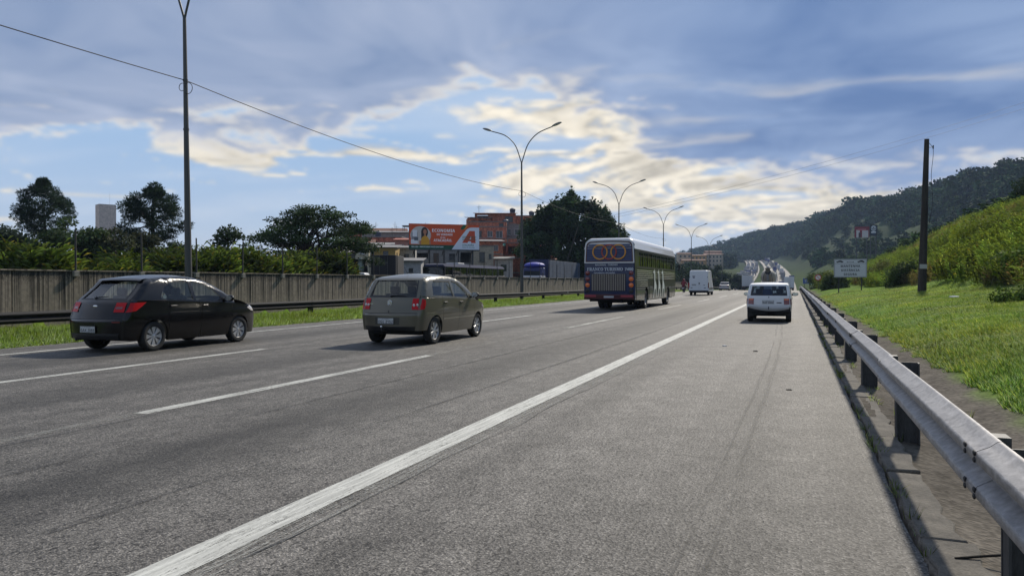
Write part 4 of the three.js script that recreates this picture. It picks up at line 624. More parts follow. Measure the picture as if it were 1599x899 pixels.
// apartment blocks far along the road and the tower on the left
const apt = (label, x, s, w, top, c, n, st) => house('apartment_block', label, x, s, w, 10, top, { cat: 'building', wall: plaster(c), turn: 14, roof: 'tile', pitch: 0.08, group: 'apartment blocks beyond the bus', k: 8, floors: [], holes: [...Array(st)].flatMap((_, j) => [...Array(n)].map((_, i) => [(i - (n - 1) / 2) * w / n * 0.92, top - 2.4 - j * 2.9, w / n * 0.42, 1.4, 'dark'])) });
apt('cream apartment block with red roof nearest the bus', -72, 529, 9.5, 20.6, [0.62, 0.52, 0.38], 3, 3); apt('ochre and white apartment block in the middle of the far group', -64.8, 545, 11, 19.8, [0.58, 0.38, 0.14], 4, 3); apt('pale apartment block at the right end of the far group', -55.6, 556, 13, 20.9, [0.66, 0.58, 0.46], 5, 3); apt('lower orange apartment block in front of the far group', -64, 512, 15, 15.6, [0.60, 0.36, 0.16], 5, 2); apt('pinkish apartment block behind the far group', -59, 590, 12, 24.0, [0.58, 0.36, 0.28], 4, 3);
house('tower_block', 'pale pink tower block top showing above the trees on the left', -359.6, 313.9, 8.5, 8.5, 44.0, { cat: 'building', wall: plaster([0.86, 0.68, 0.60]), turn: 62, k: 9, extra: [['mast', 2, 7]] });
{ // orange supermarket billboard
  const o = thing('billboard', 'large orange billboard reading ECONOMIA DE VERDADE with a white A logo', 'billboard', [-48.6, 0, -101], R(38)), W = 10.6, H = 3.75;
  const face = print(1280, 452, (c, w, h) => {
    c.fillStyle = '#d4521c'; c.fillRect(0, 0, w, h); c.fillStyle = '#0d4a30'; c.fillRect(0, h - 78, w, 78);
    c.fillStyle = '#c9beb4'; c.beginPath(); c.ellipse(205, 205, 185, 165, 0, 0, 7); c.fill(); c.fillStyle = '#8d8a90'; c.fillRect(40, 150, 110, 210); c.fillStyle = '#e6e4e6'; c.fillRect(60, 110, 80, 120); c.fillRect(30, 280, 120, 80); c.fillStyle = '#5a5f66'; c.fillRect(90, 240, 70, 60);
    c.fillStyle = '#2a1a14'; c.beginPath(); c.ellipse(275, 150, 62, 92, 0, 0, 7); c.fill(); c.fillRect(215, 150, 50, 120); c.fillStyle = '#b9795a'; c.beginPath(); c.ellipse(282, 140, 32, 44, 0, 0, 7); c.fill(); c.fillRect(268, 176, 30, 40); c.fillStyle = '#d79a1f'; c.beginPath(); c.moveTo(200, 374); c.quadraticCurveTo(205, 220, 285, 212); c.quadraticCurveTo(366, 220, 372, 374); c.fill(); c.fillStyle = '#b9795a'; c.fillRect(180, 300, 34, 74); c.fillRect(360, 290, 26, 84);
    c.fillStyle = '#fff'; c.textAlign = 'left'; c.font = 'bold 78px sans-serif'; c.fillText('ECONOMIA', 405, 140, 520); c.font = 'bold 50px sans-serif'; c.fillText('DE VERDADE', 492, 202, 420); c.font = 'bold 30px sans-serif'; c.fillText('SÓ NO', 560, 250); c.font = 'bold 62px sans-serif'; c.fillText('ATACADÃO.', 438, 312, 400);
    c.font = 'bold 28px sans-serif'; c.fillText('SUA LOJA · ABASTECENDO VOCÊ COM TUDO', 40, h - 32, 700);
    c.fillStyle = '#dfe4ea'; c.beginPath(); c.moveTo(770, h); c.quadraticCurveTo(960, 180, 1040, 90); c.quadraticCurveTo(1080, 50, 1150, 46); c.lineTo(w, 46); c.lineTo(w, h); c.fill();
    c.fillStyle = '#c8481c'; c.beginPath(); c.moveTo(960, 330); c.lineTo(1100, 110); c.lineTo(1200, 110); c.lineTo(1200, 170); c.lineTo(1215, 330); c.lineTo(1130, 330); c.lineTo(1128, 300); c.lineTo(1080, 300); c.lineTo(1058, 330); c.fill(); c.fillStyle = '#dfe4ea'; c.beginPath(); c.moveTo(1100, 262); c.lineTo(1130, 200); c.lineTo(1130, 262); c.fill();
    c.fillStyle = '#1d5a44'; for (const y of [210, 238, 266]) c.fillRect(965, y, 260, 9); c.fillStyle = '#1d5a44'; c.font = 'bold 42px sans-serif'; c.fillText('ATACADÃO', 965, 385, 260); c.font = 'bold 24px sans-serif'; c.fillText('PREÇO DE ATACADO', 965, 420, 260);
    c.fillStyle = '#1a5c34'; c.beginPath(); c.ellipse(985, 45, 60, 30, -0.8, 0, 7); c.fill(); c.fillStyle = '#e0911f'; c.beginPath(); c.moveTo(1000, 85); c.lineTo(1060, 0); c.lineTo(1080, 0); c.lineTo(1020, 85); c.fill();
  });
  part('panel', box(W, H, 0.25, 0, 8.05, -0.15), darkSteel, o); part('face', new THREE.PlaneGeometry(W - 0.06, H - 0.06).translate(0, 8.05, -0.012), new THREE.MeshStandardMaterial({ map: face, roughness: 0.6 }), o);
  for (let i = 0; i < 5; i++) part('post', [box(0.2, 9.9, 0.24, -4.4 + i * 2.2, 4.9, -0.55), rod(V(-4.4 + i * 2.2, 6.5, -0.5), V(-4.4 + i * 2.2, 5.4, -1.9), 0.06)], darkSteel, o); part('catwalk', [box(W, 0.08, 0.7, 0, 6.05, 0.1), box(W, 0.05, 0.05, 0, 6.15, 0.43)], darkSteel, o);
}
{ // pair of hillside billboards
  const bb = (label, x, w, y, draw, rgb) => { const s = 300, gx = x, gy = landY(gx, s), o = thing('hillside_billboard', label, 'billboard', [gx, gy, -s], R(6), 'billboards on the hillside'); part('panel', box(w, 4.0, 0.25, 0, y - gy, -0.15), darkSteel, o); part('face', new THREE.PlaneGeometry(w - 0.1, 3.9).translate(0, y - gy, -0.01), new THREE.MeshStandardMaterial({ map: print(256, 200, draw), roughness: 0.6 }), o); for (const d of [-0.35, 0.35]) part('post', box(0.25, Math.max(1, y - gy + 1), 0.25, d * w, (y - gy) / 2 - 0.5, -0.4), darkSteel, o); };
  bb('red and white billboard on the hillside, left of the dark one', 22.4, 5.0, 19.4, (c, w, h) => { c.fillStyle = '#7a2732'; c.fillRect(0, 0, w, h); c.fillStyle = '#b9b4b4'; c.fillRect(30, 60, 60, 140); c.fillRect(130, 70, 110, 130); c.fillStyle = '#a8606a'; c.fillRect(50, 40, 150, 30); c.fillStyle = '#4a3438'; c.fillRect(70, 110, 40, 90); });
  bb('dark blue billboard with a white oval emblem on the hillside', 26.2, 2.6, 19.9, (c, w, h) => { c.fillStyle = '#141e2b'; c.fillRect(0, 0, w, h); c.strokeStyle = '#cfd4da'; c.lineWidth = 12; c.beginPath(); c.ellipse(128, 62, 78, 42, 0, 0, 7); c.stroke(); c.lineWidth = 9; c.beginPath(); c.ellipse(128, 62, 26, 40, 0, 0, 7); c.stroke(); c.beginPath(); c.ellipse(128, 46, 52, 20, 0, 0, 7); c.stroke(); c.fillStyle = '#d5d9de'; c.fillRect(48, 122, 160, 22); c.fillStyle = '#2d4460'; c.fillRect(60, 156, 130, 16); });
}
{ // things in the yard behind the wall
  const k = thing('cargo_box', 'tall black tarpaulin-covered cargo box behind the wall', 'cargo box', [-38.3, 0, -65.8], R(20)); part('tarpaulin', rbox(2.5, 3.6, 5, 0.05, 0, 2.25, -2), std([0.010, 0.010, 0.012], 0.8), k); part('frame', [...Array(4)].map((_, i) => box(0.06, 3.6, 0.06, -1.2 + i * 0.8, 2.25, 0.53)), darkSteel, k); part('base', box(2.5, 0.4, 5, 0, 0.25, -2), darkSteel, k);
  const p = thing('fibre_tank', 'pale green cylinder standing beside the black cargo box', 'tank', [-40.6, 0, -65.2]); part('shell', [cyl(0.32, 0.34, 3.6, 16, 0, 1.8, 0), cyl(0.1, 0.32, 0.2, 16, 0, 3.7, 0)], plaster([0.30, 0.38, 0.34]), p);
  const d = thing('covered_truck', 'truck body under a rounded black cover left of the cargo box', 'truck', [-42.5, 0, -64], R(20)); part('cover', new THREE.CylinderGeometry(1.3, 1.3, 5.4, 20, 1, false, 0, Math.PI).rotateZ(Math.PI / 2).rotateX(-Math.PI / 2).rotateY(0).translate(0, 2.35, 0), std([0.012, 0.012, 0.014], 0.75), d); part('bed', box(5.4, 1.2, 2.6, 0, 1.75, 0), std([0.02, 0.02, 0.022], 0.7), d); part('cab', rbox(1.6, 1.5, 2.2, 0.15, -3.4, 1.9, 0), std([0.45, 0.24, 0.02], 0.5), d); for (const wx of [-3.3, -1.2, 1.6]) for (const wz of [-1, 1]) part('wheel', cyl(0.5, 0.5, 0.3, 18).rotateX(Math.PI / 2).translate(wx, 0.5, wz), tyreYard(), d); part('chassis', box(6.6, 0.5, 1, -0.6, 0.9, 0), darkSteel, d);
  const v = thing('white_van', 'white van roof showing above the wall below the umbrella-shaped tree', 'van', [-36.2, 0, -54.6], R(20)); part('body', rbox(5.0, 1.95, 1.9, 0.25, 0, 1.2, 0), std([0.6, 0.6, 0.6], 0.35), v); part('window', [box(2.6, 0.36, 1.92, -0.5, 1.78, 0), box(0.7, 0.36, 1.92, 1.5, 1.78, 0)], paneM, v); for (const wx of [-1.6, 1.6]) for (const wz of [-0.85, 0.85]) part('wheel', cyl(0.33, 0.33, 0.2, 18).rotateX(Math.PI / 2).translate(wx, 0.33, wz), tyreYard(), v);
  function tyreYard() { return std([0.018, 0.018, 0.018], 0.85); }
}

// ---------- vehicles ----------
const glass = phys([0.78, 0.84, 0.83], 0.02, { transmission: 1, thickness: 0, ior: 1.5 });
const glassDark = phys([0.20, 0.23, 0.24], 0.02, { transmission: 1, thickness: 0, ior: 1.5 });
const tyreM = std([0.018, 0.018, 0.018], 0.85), hubDark = std([0.02, 0.02, 0.02], 0.8), silver = std([0.58, 0.58, 0.58], 0.34, { metalness: 0.55 }), chrome = std([0.7, 0.7, 0.7], 0.15, { metalness: 0.95 });
const plastic = std([0.017, 0.017, 0.018], 0.55), seatM = std([0.05, 0.05, 0.052], 0.9), interiorM = std([0.015, 0.015, 0.016], 0.9);
const redLens = phys([0.48, 0.006, 0.010], 0.3, { specularIntensity: 0.5 }), clearLens = phys([0.55, 0.52, 0.5], 0.15, { clearcoat: 1 }), amberLens = phys([0.75, 0.16, 0.02], 0.2, { clearcoat: 1 }), darkRed = phys([0.16, 0.012, 0.012], 0.2, { clearcoat: 1 });
function carPaint(rgb, metal = 0.0, rough = 0.32, coat = 0.6) { return phys(rgb, rough, { metalness: metal, clearcoat: coat, clearcoatRoughness: 0.05, specularIntensity: 0.5 }); }
function plateMap(txt) { return print(400, 130, (c, w, h) => { c.fillStyle = '#b9bbba'; c.fillRect(0, 0, w, h); c.strokeStyle = '#333'; c.lineWidth = 5; c.strokeRect(5, 5, w - 10, h - 10); c.fillStyle = '#222'; c.textAlign = 'center'; c.font = 'bold 22px sans-serif'; c.fillText('SP - SAO PAULO', w / 2, 30); c.font = 'bold 92px sans-serif'; c.fillText(txt, w / 2, 115, w - 30); }); }
function plate(txt, parent, x, y, z, w = 0.4, tilt = 0) { const p = new THREE.Group(); p.name = 'number_plate'; p.position.set(x, y, z); p.rotation.x = tilt; parent.add(p); part('plate_board', box(w, w * 0.325, 0.008, 0, 0, -0.005), plastic, p); part('plate_face', new THREE.PlaneGeometry(w * 0.985, w * 0.315).translate(0, 0, 0.002), new THREE.MeshStandardMaterial({ map: plateMap(txt), roughness: 0.5 }), p); }
function wheelGroup(parent, r, w, style, x, y, z, side) { // side +1: outer face towards +x
  const g = new THREE.Group(); g.name = 'wheel'; g.position.set(x, y, z); g.rotation.y = side > 0 ? 0 : Math.PI; parent.add(g);
  const rr = r * (style === 'truck' ? 0.56 : style === 'steel' ? 0.6 : 0.66), h = w / 2;
  const prof = [[rr * 0.97, -h * 0.9], [r * 0.9, -h], [r * 0.975, -h * 0.82], [r, -h * 0.55], [r, h * 0.55], [r * 0.975, h * 0.82], [r * 0.9, h], [rr * 1.03, h * 0.92], [rr * 0.97, h * 0.8]].map(([a, b]) => new THREE.Vector2(a, b));
  const ty = new THREE.LatheGeometry(prof, 40).rotateZ(-Math.PI / 2); part('tyre', ty, tyreM, g);
  const rimP = [[rr * 0.985, -h * 0.7], [rr * 0.93, h * 0.3], [rr * 0.95, h * 0.75], [rr * 1.02, h * 0.86]].map(([a, b]) => new THREE.Vector2(a, b));
  const gs = [new THREE.LatheGeometry(rimP, 36).rotateZ(-Math.PI / 2)], n = style === 'cap' ? 8 : style === 'alloy' ? 7 : 0;
  if (n) for (let i = 0; i < n; i++) {
    const s = new THREE.Shape(), a = Math.PI / n * (style === 'cap' ? 0.66 : 0.44), b = Math.PI / n * (style === 'cap' ? 0.5 : 0.62);
    s.moveTo(Math.cos(-b) * rr * 0.2, Math.sin(-b) * rr * 0.2); s.lineTo(Math.cos(-a) * rr * 0.98, Math.sin(-a) * rr * 0.98); s.lineTo(rr * 0.99, 0); s.lineTo(Math.cos(a) * rr * 0.98, Math.sin(a) * rr * 0.98); s.lineTo(Math.cos(b) * rr * 0.2, Math.sin(b) * rr * 0.2);
    const e = new THREE.ExtrudeGeometry(s, { depth: 0.012, bevelEnabled: true, bevelSize: 0.004, bevelThickness: 0.006, bevelSegments: 1 }); e.rotateZ(i / n * Math.PI * 2).rotateY(Math.PI / 2).translate(h * 0.52, 0, 0); gs.push(e);
  }
  gs.push(new THREE.SphereGeometry(rr * 0.26, 14, 6, 0, Math.PI * 2, 0, Math.PI / 2).scale(1, 0.35, 1).rotateZ(-Math.PI / 2).translate(h * 0.58, 0, 0));
  if (style === 'truck' || style === 'steel') { gs.push(new THREE.LatheGeometry([[rr * 0.2, h * 0.15], [rr * 0.55, h * 0.05], [rr * 0.75, -h * 0.2], [rr * 0.95, -h * 0.2]].map(([a, b]) => new THREE.Vector2(a, b)), 24).rotateZ(-Math.PI / 2)); for (let i = 0; i < 8; i++) gs.push(cyl(0.02, 0.02, 0.04, 6).rotateZ(Math.PI / 2).translate(h * 0.1, Math.cos(i * 0.785) * rr * 0.45, Math.sin(i * 0.785) * rr * 0.45)); }
  part('rim', gs, style === 'steel' ? std([0.06, 0.06, 0.06], 0.6, { metalness: 0.3 }) : style === 'truck' ? std([0.32, 0.32, 0.32], 0.5, { metalness: 0.4 }) : silver, g);
  part('brake_disc', cyl(rr * 0.95, rr * 0.95, 0.02, 24).rotateZ(Math.PI / 2).translate(-h * 0.1, 0, 0), hubDark, g);
  return g;
}
// A hatchback: outline seen from the side, plan taper and tumblehome; z runs from the rear bumper (0) forward (-len)
function hatchback(o, c) {
  const top = curve(c.top), belt = curve(c.belt), plan = curve(c.plan), low = curve(c.low), Wd = c.width / 2, len = c.len, rc = c.round || 0.085;
  const up = (x, y) => 1 - c.tumble * Math.max(0, y - belt(x)) - c.tumble2 * Math.max(0, y - belt(x)) ** 2;
  const hw = (x, y) => Wd * plan(x) * low(Math.min(y, belt(x))) * up(x, y);
  const cn = (d) => (d >= rc ? 0 : rc - Math.sqrt(Math.max(0, rc * rc - (rc - d) ** 2)));
  const slope = (x) => { const e = 0.02, m = (top(Math.min(len, x + e)) - top(Math.max(0, x - e))) / (2 * e); return 1 / Math.sqrt(1 + m * m); };
  const zAt = (x, y) => hw(x, y) - cn(Math.max(0, Math.min((top(x) - y) * slope(x), x + 0.0, len - x)));
  const bottom = (x) => { let y = c.sill(x); for (const w of c.wheels) { const d = Math.abs(x - w); if (d < c.arch) y = Math.max(y, c.rw + Math.sqrt(c.arch * c.arch - d * d)); } return y; };
  const xs = (a, b, n) => [...Array(n + 1).keys()].map((i) => { const t = i / n; return a + (b - a) * t; });
  const endsX = (a, b) => { const n = Math.max(6, Math.round((b - a) / 0.025)), l = xs(a, b, n); if (a === 0) l.splice(1, 0, 0.004, 0.01, 0.018); if (b === len) l.splice(l.length - 1, 0, len - 0.018, len - 0.01, len - 0.004); return l; };
  function sideGrid(a, b, sd, off = 0) {
    const X = endsX(a, b), nv = 18; const g = grid(X.length - 1, nv, (u, v) => { const x = X[Math.round(u * (X.length - 1))], y1 = Math.min(belt(x), top(x)), y0 = Math.min(bottom(x), y1 - 0.01), y = y0 + (y1 - y0) * (1 - (1 - v) * (1 - v)); return [sd * (zAt(x, y) - off), y, -x]; }); return g;
  }
  // profile from rear lip over the roof to the front lip
  const prof = []; const yb = c.lip;
  for (let i = 0; i <= 24; i++) prof.push([0, lerp(yb, top(0), i / 24)]);
  for (let i = 1; i <= 200; i++) { const x = len * (0.5 - 0.5 * Math.cos(Math.PI * i / 200)); prof.push([x, top(x)]); }
  for (let i = 1; i <= 8; i++) prof.push([len, lerp(top(len), yb, i / 8)]);
  const bowR = (x, y) => c.bow * (1 - sstep(0.25, 1.1, x)) * sstep(1.6, 0.6, y) + c.bow * 0.35 * (1 - sstep(0.3, 1.2, x)), bowF = (x) => 0.2 * sstep(len - 0.9, len, x);
  function stripPt(k, f, off = 0) { // k index along profile (float), f -1..1 across
    const i = clamp(Math.floor(k), 0, prof.length - 2), t = k - i, x = lerp(prof[i][0], prof[i + 1][0], t), y = lerp(prof[i][1], prof[i + 1][1], t), z = hw(x, y) - rc, q = 1 - f * f;
    const crown = c.crown * sstep(0.35, 1.0, x) * (1 - sstep(len - 0.9, len - 0.1, x));
    let tx = prof[i + 1][0] - prof[i][0], ty = prof[i + 1][1] - prof[i][1]; const m = Math.hypot(tx, ty) || 1; tx /= m; ty /= m;
    const bulge = i < 60 ? (c.bulge ?? 0.05) * sstep(c.lip - 0.02, c.lip + 0.09, y) * sstep(c.bumperTop + 0.004, c.bumperTop - 0.025, y) * (1 - Math.abs(f) ** 7) : 0;
    return [f * z, y + crown * q + off * tx, -(x - bowR(x, y) * q - bulge + bowF(x) * q - off * ty)];
  }
  const strip = (k0, k1, f0, f1, off = 0, nf = 14) => grid(nf, Math.max(2, Math.ceil((k1 - k0))), (u, v) => stripPt(lerp(k0, k1, v), lerp(f0, f1, u), off));
  const kRear = (y) => { for (let i = 0; i < prof.length - 1; i++) if (prof[i + 1][1] >= y) return i + (y - prof[i][1]) / (prof[i + 1][1] - prof[i][1]); return 0; };
  const kX = (x) => { for (let i = 24; i < prof.length - 1; i++) if (prof[i + 1][0] >= x) return i + (x - prof[i][0]) / (prof[i + 1][0] - prof[i][0]); return prof.length - 1; };
  const sideAt = (sd, x, y, off = 0) => [sd * (zAt(x, y) + off), y, -x];
  function sidePoly(sd, pts, off, holes = []) {
    const dense = (l) => l.flatMap((p, i) => { const q = l[(i + 1) % l.length], n = Math.max(1, Math.ceil(Math.hypot(q[0] - p[0], q[1] - p[1]) / 0.05)); return [...Array(n).keys()].map((k) => new THREE.Vector2(lerp(p[0], q[0], k / n), lerp(p[1], q[1], k / n))); });
    const s = new THREE.Shape(dense(pts)); for (const h of holes) s.holes.push(new THREE.Path(dense(h)));
    let g = new THREE.ShapeGeometry(s); if (holes.length || off > 0) { g = new TessellateModifier(holes.length ? 0.09 : 0.04, 7).modify(g); g.deleteAttribute('normal'); g.deleteAttribute('uv'); g = mergeVertices(g, 1e-4); } const P = g.attributes.position; for (let i = 0; i < P.count; i++) { const q = sideAt(sd, P.getX(i), P.getY(i), off); P.setXYZ(i, ...q); } g.computeVertexNormals(); return g;
  }
  // rear glass and windscreen
  const ra = kRear(c.rearGlass[0]), rb = kRear(c.rearGlass[1]), fr = c.rearGlass[2], wa = kX(c.screen[0]), wb = kX(c.screen[1]);
  const body = [strip(0, ra, -1, 1), strip(ra, rb, -1, -fr, 0, 3), strip(ra, rb, fr, 1, 0, 3), strip(rb, wa, -1, 1), strip(wa, wb, -1, -0.93, 0, 2), strip(wa, wb, 0.93, 1, 0, 2), strip(wb, prof.length - 1, -1, 1)];
  // upper sides
  const gh = []; let gx0 = 0.02; while (top(gx0) < belt(gx0) + 0.002) gx0 += 0.004; const gx1 = c.house[1];
  for (let x = gx0; x <= gx1; x += 0.05) gh.push([x, belt(x)]); gh.push([gx1, belt(gx1)]);
  for (let x = gx1; x >= gx0; x -= 0.04) if (top(x) > belt(x) + 0.004) gh.push([x, top(x)]);
  for (const sd of [-1, 1]) {
    body.push(sideGrid(0, c.cuts[0] - 0.004, sd), sideGrid(c.cuts[c.cuts.length - 1] + 0.004, len, sd), sidePoly(sd, gh, 0, c.windows));
  }
  part('body', body, c.paint, o);
  for (const sd of [-1, 1]) for (let i = 0; i < c.cuts.length - 1; i++) {
    const d = mesh('door', sideGrid(c.cuts[i] + 0.004, c.cuts[i + 1] - 0.004, sd), c.paint, o), hx = c.cuts[i] + 0.13, hy = c.handleY - 0.01 * i, z = sd * (zAt(hx, hy) + 0.012);
    part('handle', rbox(0.03, 0.032, 0.17, 0.012, z, hy, -hx), c.handle || c.paint, d);
    if (c.strip) part('side_moulding', grid(20, 2, (u, v) => sideAt(sd, lerp(c.cuts[i] + 0.01, c.cuts[i + 1] - 0.01, u), c.strip + v * 0.03, 0.008)), c.stripM, d);
  }
  for (const sd of [-1, 1]) for (const w of c.windows) part('side_window', sidePoly(sd, w, -0.012), c.glass || glass, o);
  if (c.bPillar) for (const sd of [-1, 1]) part('pillar_trim', c.bPillar.map((p) => sidePoly(sd, p, 0.004)), plastic, o);
  const rg = part('rear_window', strip(ra, rb, -fr, fr, -0.012), c.glass || glass, o);
  part('rear_window_band', [strip(ra - 0.2, ra + (rb - ra) * 0.10, -fr, fr, 0.002), strip(ra, rb, -fr - 0.012, -fr + 0.035, 0.002, 2), strip(ra, rb, fr - 0.035, fr + 0.012, 0.002, 2)], plastic, o);
  part('windscreen', strip(wa, wb, -0.93, 0.93, -0.01), c.glass || glass, o);
  // dark lining, floor and seats
  const inner = [-1, 1].map((sd) => sideGrid(c.cuts[0] - 0.2, c.cuts[c.cuts.length - 1] + 0.2, sd, 0.035));
  inner.push(box((Wd - 0.24) * 2, 0.34, len - 0.5, 0, 0.39, -len / 2), box((Wd - 0.1) * 2, 0.06, c.wheels[1] - c.wheels[0] - 0.7, 0, c.sill(len / 2) + 0.05, -(c.wheels[0] + c.wheels[1]) / 2), box((Wd - 0.2) * 2, 0.05, 0.5, 0, c.belt[0][1] - 0.16, -0.62), box((Wd - 0.2) * 2, 0.16, 0.4, 0, belt(len * 0.65) - 0.12, -(c.screen[1] - 0.25)));
  part('lining', inner, interiorM, o);
  const seat = (x, z, w) => [rbox(w, 0.6, 0.13, 0.05, x, belt(1.5) - 0.18, z), rbox(w, 0.14, 0.5, 0.05, x, 0.52, z - 0.25)], head = (x, z) => rbox(0.24, 0.17, 0.09, 0.04, x, belt(1.5) + 0.2, z + 0.02);
  part('seat', [...seat(-0.33, -c.seat[1], 0.48), head(-0.33, -c.seat[1]), ...seat(0.33, -c.seat[1], 0.48), head(0.33, -c.seat[1])], seatM, o);
  part('rear_seat', [...seat(0, -c.seat[0], 1.2), head(-0.35, -c.seat[0]), head(0.35, -c.seat[0])], seatM, o);
  part('steering_wheel', new THREE.TorusGeometry(0.18, 0.018, 6, 20).rotateX(-0.4).translate(-0.34, belt(2) + 0.02, -c.seat[1] - 0.55), plastic, o);
  for (const w of c.wheels) for (const sd of [-1, 1]) wheelGroup(o, c.rw, 0.185, c.wheelStyle, sd * (Wd * plan(w) - 0.115), c.rw, -w, sd);
  for (const sd of [-1, 1]) { // door mirrors
    const mx = c.mirror[0], my = c.mirror[1], z = zAt(mx, my); const m = part('mirror', [new THREE.SphereGeometry(1, 14, 10).scale(0.115, 0.075, 0.06).translate(sd * (z + 0.12), my + 0.03, -mx), rod(V(sd * (z - 0.02), my - 0.02, -mx), V(sd * (z + 0.06), my + 0.0, -mx), 0.03, 0.025)], c.mirrorM || c.paint, o);
    part('mirror_glass', new THREE.CircleGeometry(1, 18).scale(0.095, 0.058, 1).translate(sd * (z + 0.12), my + 0.03, -mx + 0.061), chrome, m);
  }
  const onRear = (f, y, off = 0) => stripPt(kRear(y), f, off);
  return { onRear, strip, stripPt, kRear, kX, sideAt, sidePoly, zAt, sideGrid, hw, prof, top, rc };
}
const standardPlan = (len) => [[0, 0.90], [0.15, 0.945], [0.45, 0.975], [0.9, 0.995], [len * 0.5, 1], [len - 1.1, 0.985], [len - 0.55, 0.94], [len - 0.2, 0.86], [len, 0.74]];
// seam lines: narrow dark strips paint the shade of the tailgate gap
function seam(h, o, y, f = 0.98) { part('tailgate_gap_shade', h.strip(h.kRear(y), h.kRear(y + 0.012), -f, f, 0.0015), dark, o); }

{ // black hatchback
  const len = 3.9, o = thing('hatchback', 'glossy black hatchback with red tail lamps and silver wheel covers', 'car', [0, 0, 0]);
  const h = hatchback(o, {
    len, width: 1.72, lip: 0.27, bumperTop: 0.66, rw: 0.30, arch: 0.345, wheels: [0.66, 3.16], wheelStyle: 'cap', round: 0.09, bow: 0.10, crown: 0.045, tumble: 0.30, tumble2: 0.28, handleY: 0.90,
    top: [[0, 0.66], [0.03, 0.74], [0.07, 0.86], [0.13, 0.99], [0.30, 1.14], [0.48, 1.30], [0.60, 1.425], [0.72, 1.458], [1.0, 1.492], [1.5, 1.515], [1.95, 1.49], [2.3, 1.40], [2.65, 1.24], [3.0, 1.045], [3.12, 1.005], [3.4, 0.95], [3.7, 0.83], [3.82, 0.72], [3.9, 0.55]],
    belt: [[0, 1.02], [0.6, 1.03], [1.4, 0.995], [2.2, 0.955], [3.0, 0.915], [3.9, 0.8]], plan: standardPlan(len), low: [[0.15, 0.90], [0.3, 0.95], [0.5, 0.99], [0.68, 1.0], [0.85, 0.975], [1.0, 0.955]],
    sill: (x) => (x < 0.35 ? lerp(0.27, 0.24, x / 0.35) : 0.2), house: [0.42, 3.0], rearGlass: [1.045, 1.40, 0.86], screen: [2.0, 3.02], cuts: [1.02, 1.92, 2.92], seat: [0.95, 1.75], mirror: [2.72, 1.0],
    windows: [[[0.82, 1.06], [1.72, 1.015], [1.68, 1.40], [1.25, 1.40], [1.0, 1.30]], [[1.80, 1.01], [2.62, 0.97], [2.55, 1.09], [2.3, 1.27], [2.05, 1.375], [1.78, 1.40]]],
    paint: carPaint([0.0025, 0.0026, 0.0036], 0, 0.25, 0.35),
  });
  for (const sd of [-1, 1]) {
    const gs = [h.strip(h.kRear(0.80), h.kRear(0.985), sd > 0 ? 0.70 : -1, sd > 0 ? 1 : -0.70, 0.012, 8), h.sidePoly(sd, [[0.05, 0.80], [0.22, 0.83], [0.36, 0.915], [0.47, 0.995], [0.28, 0.99], [0.14, 0.985]], 0.008)];
    const t = part('tail_light', gs, redLens, o);
    part('lamp_reflector', [h.strip(h.kRear(0.86), h.kRear(0.905), sd > 0 ? 0.73 : -0.93, sd > 0 ? 0.93 : -0.73, 0.016, 4)], darkRed, t);
    part('bumper_reflector', h.strip(h.kRear(0.60), h.kRear(0.625), sd > 0 ? 0.76 : -0.95, sd > 0 ? 0.95 : -0.76, 0.004, 4), darkRed, o);
    part('headlight', h.sidePoly(sd, [[3.45, 0.80], [3.62, 0.72], [3.78, 0.70], [3.74, 0.78], [3.6, 0.855]], 0.006), clearLens, o);
  }
  part('spoiler', grid(16, 6, (u, v) => { const p = h.stripPt(h.kRear(1.405) + v * 9, (u * 2 - 1) * 0.99, 0.008 + 0.016 * (1 - v)); p[2] += 0.03 * (1 - v); return p; }), carPaint([0.0025, 0.0026, 0.0036], 0, 0.25, 0.35), o);
  part('rear_wiper', [rod(V(...h.onRear(-0.2, 1.075, 0.02)), V(...h.onRear(0.24, 1.09, 0.02)), 0.014, 0.008), new THREE.SphereGeometry(0.032, 10, 8).translate(...h.onRear(-0.2, 1.07, 0.01))], plastic, o);
  part('emblem', new THREE.SphereGeometry(1, 16, 8).scale(0.062, 0.024, 0.01).translate(...h.onRear(0, 0.915, 0.004)), chrome, o);
  part('badge', box(0.09, 0.02, 0.008).translate(...h.onRear(-0.7, 0.85, 0.003)), chrome, o);
  part('diffuser', h.strip(0.2, h.kRear(0.385), -0.94, 0.94, 0.004), plastic, o);
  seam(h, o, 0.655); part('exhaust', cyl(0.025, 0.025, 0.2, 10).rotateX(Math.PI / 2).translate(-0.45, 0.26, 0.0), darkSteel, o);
  plate('GAX 2088', o, ...h.onRear(0, 0.47, 0.016), 0.4, -0.02);
  part('aerial', rod(V(0, 1.5, -1.95), V(0, 1.62, -1.75), 0.006, 0.004), plastic, o);
  o.position.set(-12.98, 0, -11.1);
}
